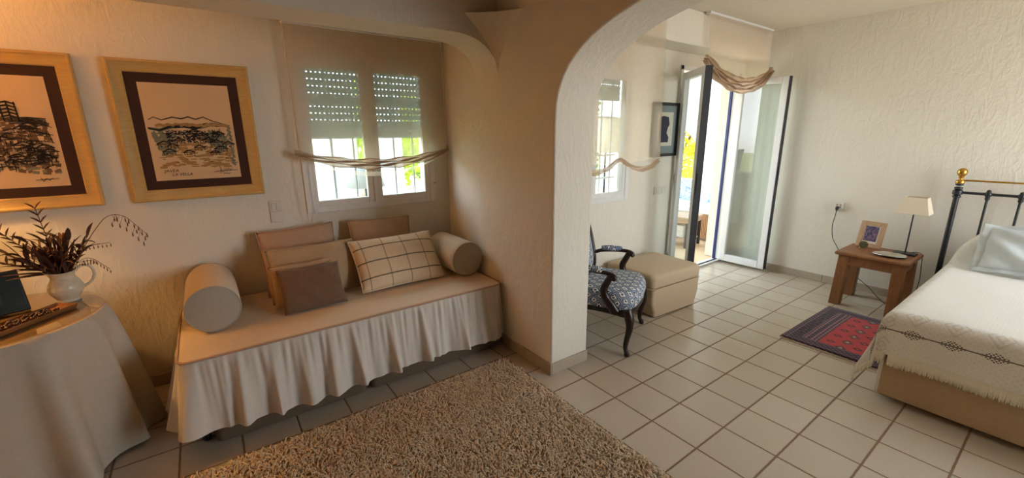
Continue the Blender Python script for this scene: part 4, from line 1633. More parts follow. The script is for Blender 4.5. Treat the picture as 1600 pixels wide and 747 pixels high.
# rail
rl = MB()
rg = []
for s_, z in ((0.93, 0.285), (0.985, 0.292), (1.0, 0.31), (0.995, 0.335), (0.97, 0.345)):
    ring = []
    for j in range(72):
        x, y = seat_out(2 * PI * j / 72)
        ring.append((x * s_, 0.015 + (y - 0.015) * s_, z + (0.012 * math.cos(j / 72 * 8 * PI) if s_ < 0.99 else 0)))
    rg.append(ring)
loft(rl, rg)
rl.build('seat_rail', MAT['dark_wood'], ch, smooth=50)
for sx in (-1, 1):
    # front cabriole leg
    P = spline([(sx * 0.285, 0.235, 0.345), (sx * 0.298, 0.258, 0.285), (sx * 0.300, 0.262, 0.21), (sx * 0.292, 0.246, 0.12), (sx * 0.290, 0.240, 0.06), (sx * 0.300, 0.254, 0.022), (sx * 0.304, 0.260, 0.002)], 6)
    R = [0.036, 0.036, 0.035, 0.034, 0.034, 0.033, 0.033, 0.031, 0.030, 0.028, 0.027, 0.026, 0.025, 0.024, 0.022, 0.021, 0.020, 0.0195, 0.019, 0.0185, 0.018, 0.018, 0.0175, 0.017, 0.0165, 0.016, 0.016, 0.016, 0.017, 0.018, 0.020, 0.021, 0.021, 0.020, 0.019, 0.018, 0.017]
    MB().tube(P, R[:len(P)] + [0.017] * max(0, len(P) - len(R)), 12).build('front_leg', MAT['dark_wood'], ch, smooth=60)
    P = spline([(sx * 0.238, -0.205, 0.345), (sx * 0.240, -0.215, 0.25), (sx * 0.238, -0.218, 0.13), (sx * 0.236, -0.245, 0.05), (sx * 0.236, -0.262, 0.0)], 6)
    MB().tube(P, [0.026 - 0.010 * i / len(P) for i in range(len(P))], 10).build('rear_leg', MAT['dark_wood'], ch, smooth=60)
    # arm: rail, scroll and S shaped support
    P = spline([(sx * 0.268, -0.150, 0.590), (sx * 0.285, -0.10, 0.605), (sx * 0.308, 0.0, 0.612), (sx * 0.318, 0.085, 0.612), (sx * 0.322, 0.125, 0.603), (sx * 0.322, 0.142, 0.585), (sx * 0.318, 0.132, 0.572)], 6)
    MB().tube(P, [0.017] * (len(P) - 14) + [0.018, 0.019, 0.020, 0.021, 0.022, 0.023, 0.024, 0.025, 0.025, 0.025, 0.024, 0.023, 0.022, 0.021], 12, squash=0.9).build('arm_rail', MAT['dark_wood'], ch, smooth=60)
    P = spline([(sx * 0.318, 0.122, 0.60), (sx * 0.316, 0.095, 0.545), (sx * 0.312, 0.072, 0.49), (sx * 0.308, 0.085, 0.43), (sx * 0.302, 0.125, 0.375), (sx * 0.290, 0.155, 0.325)], 6)
    MB().tube(P, [0.023 + 0.014 * (i / len(P)) ** 1.5 for i in range(len(P))], 12).build('arm_support', MAT['dark_wood'], ch, smooth=60)
    ap = MB()
    P = [(sx * (0.283 + 0.038 * k / 12), -0.105 + 0.165 * k / 12, 0.628) for k in range(13)]
    ap.tube(P, [0.010 + 0.021 * math.sin(PI * (k + 0.6) / 13.2) ** 0.45 for k in range(13)], 14, squash=0.75)
    for k, p in enumerate(ap.v):
        ap.uv[k] = (p[1], p[0] + p[2])
    ap.build('arm_pad', MAT['ikat'], ch, smooth=180)
# back: rounded frame with padded panel


def back_out(a):
    ca, sa = math.cos(a), math.sin(a)
    x = math.copysign(abs(ca) ** 0.62, ca) * 0.268
    z = 0.690 + math.copysign(abs(sa) ** 0.62, sa) * 0.225
    if sa > 0:
        z += 0.025 * (1 - (x / 0.252) ** 2)
        x *= 1 - 0.05 * sa
    return x, z


def by(z):
    return -0.135 - 0.10 * (z - 0.45) / 0.45


bp_ = []
for j in range(64):
    x, z = back_out(2 * PI * j / 64)
    bp_.append((x, by(z), z))
MB().tube(bp_ + [bp_[0]], 0.021, 12, cap=False).build('back_frame', MAT['dark_wood'], ch, smooth=180)
for sx in (-1, 1):
    MB().tube(spline([(sx * 0.232, -0.195, 0.33), (sx * 0.240, -0.178, 0.44), (sx * 0.250, by(0.6), 0.6)], 5), 0.021, 10).build('back_stile', MAT['dark_wood'], ch, smooth=60)
for side, dp, nm in ((1, 0.045, 'back_pad'), (-1, 0.022, 'back_panel')):
    g = MB()

    def bf(u, v):
        x, z = back_out(2 * PI * u)
        s_ = 0.965 * (1 - v)
        zz = 0.69 + (z - 0.69) * s_
        return (x * s_, by(zz) + side * (dp * (1 - (1 - v) ** 2.4)), zz)
    g.grid(bf, 64, 12, closeu=True)
    for k, p in enumerate(g.v):
        g.uv[k] = (p[0], p[2])
    g.build(nm, MAT['ikat'], ch, smooth=180)

# ------------------------------------------------------------------ ottoman
ot = thing('ottoman', 'beige upholstered ottoman between armchair and terrace door', 'ottoman', (1.43, 0.53, 0), (0, 0, math.radians(-3)))
b = MB()
soft_slab(b, -0.335, 0.335, -0.275, 0.275, 0.265, 0.395, 0.05, 0.035, 8, 0.022)
b.build('top_cushion', MAT['ottoman'], ot, smooth=60)
b = MB()
rings = []
for d, z in ((0.065, 0.012), (0.058, 0.012), (0.052, 0.05), (0.018, 0.115), (0.008, 0.14), (0.006, 0.262)):
    rings.append([(x, y, z) for x, y in rrect(-0.33 + d, 0.33 - d * 0.4, -0.27 + d * 0.15, 0.27, 0.025)])
loft(b, rings)
b.build('base', MAT['ottoman'], ot, smooth=35, bevel=0.006)
e_ = [(x, y, 0.272) for x, y in rrect(-0.336, 0.336, -0.276, 0.276, 0.05)]
MB().tube(e_ + [e_[0]], 0.005, 6, cap=False).build('piping', MAT['ottoman'], ot, smooth=180)
for sx in (-0.24, 0.26):
    for sy in (-0.2, 0.2):
        MB().lathe([(0.018, 0.0), (0.018, 0.014)], 10, (sx, sy, 0)).build('foot', MAT['black_plastic'], ot)

# ------------------------------------------------------------------ red rug
t_ = NT('red_knotted_rug')
o_ = t_.xyz(t_.obj())
x_, y_ = o_['X'], o_['Y']     # x along the room, y negative towards the bed
pr = t_.math('SUBTRACT', 0.40, y_)       # distance from the visible long side
ex = t_.math('SUBTRACT', 0.49, t_.math('ABSOLUTE', x_))  # distance from the fringed ends
bl, rd, pk, blk = rgb(50, 42, 62), rgb(186, 58, 62), rgb(176, 136, 124), rgb(34, 26, 38)


def band(v, a, b__):
    return t_.math('MULTIPLY', t_.math('GREATER_THAN', v, a), t_.math('LESS_THAN', v, b__))


n_ = t_.noise(90, 3, 0.7)
field = t_.mix(t_.math('MULTIPLY', n_, 0.5), rd, rgb(132, 26, 36))
# guls: rows of lozenges
gx_ = t_.math('MULTIPLY', x_, 7.0)
gy_ = t_.math('MULTIPLY', y_, 6.0)
fx = t_.math('ABSOLUTE', t_.math('SUBTRACT', t_.math('FRACT', t_.math('ADD', gx_, 50.0)), 0.5))
fy = t_.math('ABSOLUTE', t_.math('SUBTRACT', t_.math('FRACT', t_.math('ADD', gy_, 50.2)), 0.5))
gd = t_.math('ADD', t_.math('MULTIPLY', fx, 1.0), t_.math('MULTIPLY', fy, 1.5))
gul = t_.ramp(gd, [(0.0, pk), (0.10, rgb(110, 96, 84)), (0.2, blk), (0.27, rgb(150, 60, 58)), (0.34, blk)], True)
field = t_.mix(t_.math('LESS_THAN', gd, 0.37), field, gul)
# small side motifs
f2 = t_.math('ADD', t_.math('ABSOLUTE', t_.math('SUBTRACT', t_.math('FRACT', t_.math('ADD', gx_, 50.5)), 0.5)), t_.math('ABSOLUTE', t_.math('SUBTRACT', t_.math('FRACT', t_.math('ADD', gy_, 50.7)), 0.5)))
field = t_.mix(band(f2, 0.10, 0.2), field, blk)
# borders: repeated small motif
mot = t_.math('MULTIPLY', t_.math('SINE', t_.math('MULTIPLY', x_, 150.0)), t_.math('SINE', t_.math('MULTIPLY', y_, 150.0)))
brd = t_.mix(t_.math('GREATER_THAN', mot, 0.45), bl, rgb(112, 74, 84))
brd = t_.mix(t_.math('LESS_THAN', mot, -0.45), brd, blk)
inb = t_.math('MINIMUM', pr, ex)
colr = t_.mix(t_.math('GREATER_THAN', t_.math('MINIMUM', t_.math('SUBTRACT', pr, 0.085), ex), 0.125), brd, field)
for a, b__ in ((0.03, 0.036), (0.108, 0.115)):
    colr = t_.mix(band(inb, a, b__), colr, rgb(128, 92, 96))
inside = t_.math('GREATER_THAN', ex, 0.11)
for a, b__ in ((0.125, 0.133), (0.165, 0.173), (0.19, 0.197)):
    colr = t_.mix(t_.math('MULTIPLY', band(pr, a, b__), inside), colr, rgb(150, 112, 110))
elem = t_.math('MULTIPLY', band(pr, 0.045, 0.105), inside)
em = t_.math('GREATER_THAN', t_.math('SINE', t_.math('MULTIPLY', x_, 120.0)), 0.35)
colr = t_.mix(t_.math('MULTIPLY', elem, em), colr, blk)
t_.col(colr)
t_.bump(n_, 0.3, 0.003)
t_.set(0.95, spec=0.1, sheen=0.2)
pr_ = thing('persian_rug', 'small red and navy knotted rug lying by the bed', 'rug', (2.135, -0.915, 0), (0, 0, math.radians(-0.5)))
b = MB()


def rugf(u, v):
    x, y = (u - 0.5) * 0.98, (v - 0.5) * 0.80
    return (x, y, 0.009 + 0.0012 * math.sin(x * 9 + y * 5))


b.grid(rugf, 30, 26)
b.build('pile', t_.m, pr_, smooth=180, solid=0.006)
fr = MB()
for i in range(150):
    y = -0.395 + 0.79 * i / 149
    for sx in (-1, 1):
        L = 0.022 + 0.014 * hash01(i, sx)
        dy = 0.012 * (hash01(i, 3 + sx) - 0.5)
        fr.tube([(sx * 0.488, y, 0.007), (sx * (0.49 + L * 0.5), y + dy * 0.4, 0.005), (sx * (0.49 + L), y + dy, 0.0025)], 0.0018, 4)
o = fr.build('fringe', plain('fringe_cotton', rgb(214, 190, 170), 0.95), pr_, smooth=180)
o['kind'] = 'stuff'
MB().tube([(-0.49, 0.402, 0.007), (0.49, 0.402, 0.007)], 0.004, 6).build('selvedge', plain('pink_selvedge', rgb(206, 160, 148), 0.95), pr_, smooth=180)

# ------------------------------------------------------------------ nightstand
ns = thing('nightstand', 'rustic brown pine nightstand with thick legs, left of the bed', 'nightstand', (2.965, -0.715, 0))
hx, hy = 0.235, 0.258
b = MB()
b.box((-hx, -hy, 0.470), (hx, hy, 0.502))
b.build('top', MAT['pine'], ns, bevel=0.012, seg=3)
for sx in (-1, 1):
    for sy in (-1, 1):
        l = MB()
        cx, cy = sx * 0.172, sy * 0.190
        spl = 0.012
        w = 0.040
        l.add([(cx - w + sx * spl, cy - w + sy * spl, 0), (cx + w + sx * spl, cy - w + sy * spl, 0), (cx + w + sx * spl, cy + w + sy * spl, 0), (cx - w + sx * spl, cy + w + sy * spl, 0),
               (cx - w, cy - w, 0.47), (cx + w, cy - w, 0.47), (cx + w, cy + w, 0.47), (cx - w, cy + w, 0.47)],
              [(3, 2, 1, 0), (4, 5, 6, 7), (0, 1, 5, 4), (1, 2, 6, 5), (2, 3, 7, 6), (3, 0, 4, 7)])
        l.build('leg', MAT['pine'], ns, bevel=0.005)
for sx in (-1, 1):
    MB().box((sx * 0.19 - 0.014, -0.155, 0.385), (sx * 0.19 + 0.014, 0.155, 0.470)).build('apron', MAT['pine'], ns, bevel=0.003)
for sy in (-1, 1):
    MB().box((-0.135, sy * 0.205 - 0.014, 0.385), (0.135, sy * 0.205 + 0.014, 0.470)).build('apron', MAT['pine'], ns, bevel=0.003)
NZ = 0.5025
# bedside lamp
lm = thing('bedside_lamp', 'slim unlit bedside lamp with cream rectangular shade on the nightstand', 'lamp', (3.075, -0.868, NZ))
MB().box((-0.055, -0.075, 0), (0.055, 0.075, 0.014)).build('base', MAT['iron'], lm, bevel=0.003)
MB().tube([(0, 0, 0.012), (0, 0, 0.40)], 0.0055, 10).build('stem', MAT['iron'], lm, smooth=40)
MB().tube([(0, 0, 0.36), (0, 0, 0.42)], 0.013, 10).build('lamp_holder', MAT['plastic_white'], lm, smooth=40)
b = MB()
bx, byy, tx, ty = 0.085, 0.108, 0.052, 0.072
v0 = [(-bx, -byy, 0.365), (bx, -byy, 0.365), (bx, byy, 0.365), (-bx, byy, 0.365), (-tx, -ty, 0.505), (tx, -ty, 0.505), (tx, ty, 0.505), (-tx, ty, 0.505)]
b.add(v0, [(0, 1, 5, 4), (1, 2, 6, 5), (2, 3, 7, 6), (3, 0, 4, 7)])
b.build('shade', plain('cream_shade', rgb(226, 210, 184), 0.9, bump=0.2, bscale=400), lm, solid=0.003)
o = MB().tube(spline([(3.14, -0.89, NZ + 0.008), (3.20, -0.93, NZ + 0.006), (3.222, -0.955, NZ - 0.02), (3.226, -0.965, 0.40), (3.226, -0.975, 0.25), (3.226, -0.96, 0.1), (3.16, -0.93, 0.008), (3.05, -0.95, 0.007)], 8), 0.003, 6).build('lamp_cord', MAT['cord'], smooth=60)
tag(o, 'thin lamp cord hanging behind the right end of nightstand', 'cord')
# photo frame
pf_ = thing('photo_frame', 'pale wooden photo frame leaning back on the nightstand', 'photo frame', (3.085, -0.597, NZ + 0.003), (math.radians(0), math.radians(14), math.radians(-8)))
# local: frame faces -x, width along y
b = MB()
W_, H_, F_ = 0.098, 0.245, 0.042
for lo, hi in (((0, -W_, 0), (0.016, -W_ + F_, H_)), ((0, W_ - F_, 0), (0.016, W_, H_)), ((0, -W_ + F_, 0), (0.016, W_ - F_, F_)), ((0, -W_ + F_, H_ - F_), (0.016, W_ - F_, H_))):
    b.box(lo, hi)
b.build('frame', MAT['pale_wood'], pf_, bevel=0.004)
MB().box((0.006, -W_ + F_ - 0.004, F_ - 0.004), (0.012, W_ - F_ + 0.004, H_ - F_ + 0.004)).build('mount', plain('white_mount', rgb(222, 216, 206), 0.7), pf_)
t_ = NT('photo_print')
n_ = t_.noise(38, 4, 0.7, dist=1.0)
t_.col(t_.ramp(n_, [(0.3, rgb(26, 24, 48)), (0.48, rgb(70, 66, 104)), (0.58, rgb(140, 112, 132)), (0.68, rgb(170, 60, 66))]))
t_.set(0.25)
MB().box((0.0045, -W_ + F_ + 0.008, F_ + 0.018), (0.0065, W_ - F_ - 0.006, H_ - F_ - 0.004)).build('photo', t_.m, pf_)
MB().box((0.016, -0.02, 0.02), (0.020, 0.02, 0.18)).build('backing', MAT['mat_brown'], pf_)
# small round clock
ck = thing('round_clock', 'small round brass clock in front of the photo frame', 'clock', (3.005, -0.590, NZ), (0, 0, math.radians(-10)))
b = MB()
rows = [[(x, r * math.cos(2 * PI * j / 28), 0.041 + r * math.sin(2 * PI * j / 28)) for j in range(28)] for x, r in ((0.012, 0.022), (0.012, 0.031), (-0.006, 0.034), (-0.011, 0.034), (-0.012, 0.029))]
loft(b, rows, True, False)
b.build('case', MAT['old_brass'], ck, smooth=40)
b = MB()
b.add([(-0.0095, 0, 0.041)] + [(-0.0095, 0.0295 * math.cos(2 * PI * j / 28), 0.041 + 0.0295 * math.sin(2 * PI * j / 28)) for j in range(28)], [(0, 1 + j, 1 + (j + 1) % 28) for j in range(28)])
b.build('dial', MAT['clock_face'], ck)
MB().box((-0.0105, -0.001, 0.041), (-0.0098, 0.001, 0.062)).box((-0.0105, -0.001, 0.040), (-0.0098, 0.015, 0.042)).build('hands', MAT['iron'], ck)
for sy in (-1, 1):
    MB().tube([(0, sy * 0.018, 0.016), (0, sy * 0.030, 0.0)], 0.004, 8).build('foot', MAT['old_brass'], ck, smooth=40)
# octagonal dish
dh = thing('octagonal_dish', 'shallow silver octagonal dish at the front of nightstand top', 'dish', (2.885, -0.805, NZ), (0, 0, math.radians(8)))
b = MB()


def octo(rx, ry, z):
    c_ = 0.42
    return [(rx, ry * c_, z), (rx * c_, ry, z), (-rx * c_, ry, z), (-rx, ry * c_, z), (-rx, -ry * c_, z), (-rx * c_, -ry, z), (rx * c_, -ry, z), (rx, -ry * c_, z)]


loft(b, [octo(.058, .075, 0.0), octo(.066, .085, 0.006), octo(.088, .112, 0.017), octo(.088, .112, 0.020), octo(.066, .085, 0.009), octo(.02, .03, 0.006)])
b.build('dish_body', MAT['silver'], dh, bevel=0.0015)

# ------------------------------------------------------------------ bed
BX0, BX1, BY0, BY1 = 1.245, 3.215, -2.53, -1.185
bd = thing('bed', 'bed on a beige fabric base with black iron and brass headboard', 'bed', ((BX0 + BX1) / 2, (BY0 + BY1) / 2, 0))
hx, hy = (BX1 - BX0) / 2, (BY1 - BY0) / 2
b = MB()
soft_slab(b, -hx, hx - 0.02, -hy, hy, 0.035, 0.33, 0.03, 0.012)
b.build('base', MAT['bed_base'], bd, smooth=50)
b = MB()
soft_slab(b, -hx + 0.01, hx - 0.03, -hy + 0.01, hy - 0.01, 0.332, 0.548, 0.06, 0.04)
b.build('mattress', MAT['cream_cotton'], bd, smooth=50)
MB().box((-hx + 0.004, hy - 0.08, 0.036), (-hx + 0.03, hy + 0.004, 0.325)).build('corner_binding', MAT['plastic_white'], bd, bevel=0.004)
for sx in (-hx + 0.12, hx - 0.15):
    for sy in (-hy + 0.12, hy - 0.12):
        MB().lathe([(0.022, 0.0), (0.025, 0.04)], 12, (sx, sy, 0)).build('foot', MAT['iron'], bd)
# headboard
hb = MB()
HX = hx + 0.035
posts = [0.112 + hy, -0.112 - hy]
pY = -1.075 - (BY0 + BY1) / 2
for py_ in (pY, -pY):
    p = MB()
    p.tube([(HX, py_, 0.0), (HX, py_, 1.10)], 0.019, 14)
    for z, r, h_ in ((1.055, 0.031, 0.028), (1.02, 0.026, 0.012), (1.09, 0.026, 0.012), (1.125, 0.024, 0.016)):
        p.lathe([(0.012, -h_), (r, -h_ * 0.6), (r * 1.05, 0), (r, h_ * 0.6), (0.012, h_)], 16, (HX, py_, z))
    po_ = p.build('headboard_post', MAT['iron'], bd, smooth=50)
    f_ = MB()
    f_.lathe([(0.0, 0.0), (0.026, 0.0), (0.030, 0.012), (0.026, 0.026), (0.014, 0.032), (0.012, 0.042), (0.018, 0.050), (0.014, 0.055), (0.022, 0.064), (0.0315, 0.082), (0.033, 0.096), (0.0285, 0.112), (0.016, 0.124), (0.0, 0.128)], 24, (HX, py_, 1.128))
    f_.build('brass_finial', MAT['brass'], po_, smooth=60)['label'] = 'polished brass ball finial'
MB().tube([(HX, pY, 1.156), (HX, -pY, 1.156)], 0.0075, 10).build('top_rail', MAT['brass'], bd, smooth=40)['label'] = 'thin brass top rail'
r_ = MB().tube([(HX, pY, 1.055), (HX, -pY, 1.055)], 0.011, 12)
r_.build('cross_rail', MAT['iron'], bd, smooth=40)
MB().tube([(HX, pY, 0.36), (HX, -pY, 0.36)], 0.011, 12).build('cross_rail', MAT['iron'], bd, smooth=40)
ns_ = 8
for i in range(1, ns_ + 1):
    yy = pY + (-2 * pY) * i / (ns_ + 1)
    s_ = MB().tube([(HX, yy, 0.36), (HX, yy, 1.055)], 0.0085, 10)
    s_.lathe([(0.009, -0.05), (0.016, -0.035), (0.013, -0.022), (0.022, -0.008), (0.022, 0.010), (0.012, 0.02), (0.014, 0.028), (0.004, 0.036)], 12, (HX, yy, 1.055))
    s_.build('spindle', MAT['iron'], bd, smooth=50)

# crochet bedspread
t_ = NT('cream_crochet')
q = t_.xyz(t_.uv())     # u from the foot edge of the mattress, v from its left edge, in metres
du, dv = q['X'], q['Y']
ins = t_.math('MINIMUM', du, dv)
# fine knots
kn = t_.math('MULTIPLY', t_.math('SINE', t_.math('MULTIPLY', du, 520.0)), t_.math('SINE', t_.math('MULTIPLY', dv, 520.0)))
# medallion panels on the drop and rows of pierced lozenges above the fringe
cell = 0.155


def loz(v, w, row, size, asp=1.0):
    f_ = t_.math('ABSOLUTE', t_.math('SUBTRACT', t_.math('FRACT', t_.math('ADD', t_.math('DIVIDE', v, cell), 50.0)), 0.5))
    g_ = t_.math('DIVIDE', t_.math('ABSOLUTE', t_.math('SUBTRACT', w, row)), cell)
    return t_.math('ADD', f_, t_.math('MULTIPLY', g_, asp))


def side(along, across):
    lz = loz(along, across, -0.135, 0.2, 2.2)
    pier = t_.math('MULTIPLY', t_.math('LESS_THAN', lz, 0.40), t_.math('GREATER_THAN', t_.math('MULTIPLY', t_.math('SINE', t_.math('MULTIPLY', along, 430.0)), t_.math('SINE', t_.math('MULTIPLY', across, 430.0))), 0.05))
    ln = t_.math('LESS_THAN', t_.math('ABSOLUTE', t_.math('ADD', across, 0.135)), 0.003)
    pier = t_.math('MAXIMUM', pier, ln)
    md = loz(along, across, -0.03, 0.3, 0.9)
    ring = t_.math('MULTIPLY', t_.math('GREATER_THAN', md, 0.27), t_.math('LESS_THAN', md, 0.34))
    md2 = t_.math('LESS_THAN', t_.math('ABSOLUTE', t_.math('SUBTRACT', md, 0.12)), 0.03)
    return pier, t_.math('MAXIMUM', ring, md2)


p1, r1 = side(dv, du)
p2, r2 = side(du, dv)
onf = t_.math('LESS_THAN', du, 0.0)
onl = t_.math('LESS_THAN', dv, 0.0)
pier = t_.math('MAXIMUM', t_.math('MULTIPLY', p1, onf), t_.math('MULTIPLY', p2, onl))
reli = t_.math('MAXIMUM', t_.math('MULTIPLY', r1, onf), t_.math('MULTIPLY', r2, onl))
topn = t_.math('GREATER_THAN', t_.math('MULTIPLY', t_.math('SINE', t_.math('MULTIPLY', du, 210.0)), t_.math('SINE', t_.math('MULTIPLY', dv, 210.0))), 0.5)
basec = t_.mix(t_.noise(120, 2), rgb(228, 224, 216), rgb(212, 207, 196))
cc_ = t_.mix(t_.math('MULTIPLY', reli, 0.4), basec, rgb(176, 164, 140))
cc_ = t_.mix(t_.math('MULTIPLY', topn, t_.math('MULTIPLY', t_.noise(7, 2), 0.45)), cc_, rgb(186, 176, 156))
t_.col(t_.mix(pier, cc_, rgb(96, 84, 66)))
hgt_ = t_.math('SUBTRACT', t_.math('ADD', t_.math('MULTIPLY', kn, 0.35), t_.noise(60, 3)), t_.math('MULTIPLY', t_.math('MAXIMUM', pier, reli), 1.2))
t_.bump(hgt_, 0.5, 0.004)
t_.set(0.95, spec=0.1, sheen=0.2)
MAT['crochet'] = t_.m

sp_ = thing('bedspread', 'cream crochet bedspread with fringed hem draped over the bed', 'bedspread', (BX0, BY1, 0))
# cloth coordinates: a from the foot edge (negative hangs down the foot), c from the left edge (negative hangs down)
ZT = 0.560
RR = 0.055
BW = BY1 - BY0


def fold(d):
    """distance past the edge -> (outward, drop)"""
    if d <= 0:
        return d, 0.0
    qa = RR * PI / 2
    if d < qa:
        return RR * math.sin(d / RR), RR * (1 - math.cos(d / RR))
    return RR, RR + d - qa


def spread(a, c_):
    ox, dx_ = fold(-a)
    oyl, dyl = fold(-c_)
    oyr, dyr = fold(c_ - BW)
    dy_ = max(dyl, dyr)
    drop = math.hypot(dx_, dy_)
    x = max(a, 0) - (ox if a < 0 else 0) + RR * 0.72 * 0
    y = -(c_ if c_ > 0 else 0) + (oyl if c_ < 0 else 0)
    if c_ > BW:
        y = -BW - oyr
    x += 0.035
    y -= 0.035 if c_ < BW / 2 else -0.035
    z = ZT - drop
    fl = max(0.0, drop - 0.08)
    if dx_ > 0:
        x -= fl * 0.05 + 0.010 * fl / 0.2 * math.sin(c_ * 19 + 1)
    if dyl > 0:
        y += fl * 0.05 + 0.010 * fl / 0.2 * math.sin(a * 17)
    if dx_ > 0 and dyl > 0:
        k = min(dx_, dyl) / 0.2
        x -= 0.03 * k
        y += 0.03 * k
    if drop < 0.05:
        # pillow rolled under the cover at the head
        s_ = max(0.0, min(1.0, (a - 1.50) / 0.12))
        e2 = max(0.0, min(1.0, (1.95 - a) / 0.12))
        eb = min(1.0, max(0.0, (c_ + 0.05) / 0.11)) * min(1.0, max(0.0, (BW - c_ + 0.05) / 0.11))
        hump = (s_ * s_ * (3 - 2 * s_)) * (e2 * e2 * (3 - 2 * e2)) * eb ** 0.6
        z += 0.20 * hump
        if a > 1.48 and a < 1.52:
            z -= 0.006
        z += 0.004 * math.sin(a * 8 + c_ * 3) * math.sin(c_ * 7)
    return (x, y, max(z, 0.03))


HF, HL = 0.285, 0.335
g = MB()
NA, NC = 120, 104


def lina(u):
    return -HF + (1.945 + HF) * u


def linc(v):
    return -HL + (BW + 2 * HL) * v


g.grid(lambda u, v: spread(lina(u), linc(v)), NA, NC, lambda u, v: (lina(u), linc(v)))
g.build('crochet_cloth', MAT['crochet'], sp_, smooth=180, solid=0.004)
fr = MB()
for i in range(420):
    c_ = linc(i / 419)
    p = Vector(spread(-HF, c_))
    L = 0.052 + 0.014 * hash01(i)
    off = Vector((-0.006 + 0.006 * hash01(i, 2), 0.006 * (hash01(i, 5) - 0.5), -L))
    fr.tube([p + Vector((0, 0, 0.008)), p + off * 0.5 + Vector((-0.005, 0, 0)), p + off], [0.0035, 0.0042, 0.0025], 5)
for i in range(560):
    a = lina(i / 559)
    p = Vector(spread(a, -HL))
    L = 0.036 + 0.012 * hash01(i, 9)
    off = Vector((0.006 * (hash01(i, 5) - 0.5), 0.006 * hash01(i, 2), -L))
    fr.tube([p + Vector((0, 0, 0.008)), p + off * 0.5 + Vector((0, 0.004, 0)), p + off], [0.0035, 0.0042, 0.0025], 5)
fr.v = [(x, y, max(z, 0.004)) for x, y, z in fr.v]
o = fr.build('fringe', plain('fringe_cream', rgb(228, 220, 200), 0.95), sp_, smooth=180)
o['kind'] = 'stuff'

# flanged cushion leaning on the pillow roll
pm = fabric('pale_blue_linen', rgb(198, 204, 204), rgb(182, 189, 190), bump=0.5, wr=12)
c_, eul, w, h = place([(2.60, -1.325, .605), (2.60, -1.87, .605), (2.80, -1.83, .880), (2.80, -1.365, .860)])
t = thing('cushion', 'pale blue linen cushion with flat flange on the bed', 'cushion', c_, eul)
b, _ = cushion_mesh(w, h, 0.13, 0.03, 36, 8, 0.013)
b.build('cover', pm, t, smooth=180, weld=True)
b = MB()


def flange(u, v):
    P4 = [(-1, -1), (1, -1), (1, 1), (-1, 1)]
    k = u * 4
    i = int(k) % 4
    f_ = k - int(k)
    p = (P4[i][0] * (1 - f_) + P4[(i + 1) % 4][0] * f_, P4[i][1] * (1 - f_) + P4[(i + 1) % 4][1] * f_)
    s_ = 0.9 + 0.24 * v
    return (p[0] * w / 2 * s_, 0.010 * math.sin(u * 46) * v + 0.006 * math.sin(u * 90) * v, p[1] * h / 2 * s_)


b.grid(flange, 160, 6, closeu=True)
b.build('flange', pm, t, smooth=180, solid=0.004)

# ------------------------------------------------------------------ terrace and garden
struct(MB().box((DX1 - 0.1, YR + 0.12, -0.06), (8.0, 4.3, -0.005)).box((XR + 0.2, YR - 0.2, -0.06), (8.0, YR + 0.12, -0.005)).build('terrace_floor', plain('terrace_tile', rgb(222, 196, 158), 0.5, c2=rgb(204, 176, 138), scale=4)),
       'sunlit beige terrace floor beyond the door', 'floor')
struct(MB().box((-30, 1.83, -0.5), (40, 60, -0.12)).build('garden_ground', plain('garden_soil', rgb(176, 166, 112), 0.95, c2=rgb(128, 138, 76), scale=2)),
       'dry garden ground beyond the terrace', 'ground')
struct(MB().box((-2.2, YR + 0.25, 2.50), (5.0, 2.7, 2.62)).build('terrace_roof', MAT['ext_white']), 'white ceiling over the terrace, extended left to shade the outside', 'roof')  # terrace ceiling; the stretch past the daybed window is added for shade
# right terrace wall with an arched opening, bench against it
prof_ = [(1.05, 0), (4.1, 0), (4.1, 2.5), (1.05, 2.5)]
ap_ = []
for i in range(21):
    a = PI * i / 20
    ap_.append((2.83 + 0.80 * math.cos(a), 1.0 + 0.74 * math.sin(a)))
b = MB()
b.prism([(1.05, 0), (1.05, 2.5), (2.83 - 0.80, 2.5), (2.83 - 0.80, 0)], 0.2, 'yz', 4.66)
b.prism([(2.83 + 0.80, 0), (2.83 + 0.80, 2.5), (4.1, 2.5), (4.1, 0)], 0.2, 'yz', 4.66)
b.prism([(2.03, 0), (2.03, 0.62), (3.63, 0.62), (3.63, 0)], 0.2, 'yz', 4.66)
for i in range(20):
    a0, a1 = ap_[i], ap_[i + 1]
    b.prism([a0, (a0[0], 2.5), (a1[0], 2.5), a1], 0.2, 'yz', 4.66)
struct(b.build('terrace_wall', MAT['ext_white']), 'white terrace wall with arched opening behind the bench', 'wall')
struct(MB().box((XR + 0.25, YR + 0.05, 0), (4.86, 1.05, 2.5)).build('terrace_wall', MAT['ext_white']), 'white outer house wall at the near end of terrace', 'wall')
b = MB()
b.box((0.2, 4.0, 0), (4.86, 4.14, 0.55)).box((0.2, 4.0, 2.15), (4.86, 4.14, 2.5))
for x in (0.2, 2.35, 4.6):
    b.box((x, 3.98, 0), (x + 0.26, 4.16, 2.5))
struct(b.build('terrace_arcade', MAT['ext_white']), 'white parapet and posts along the open side of terrace', 'arcade')
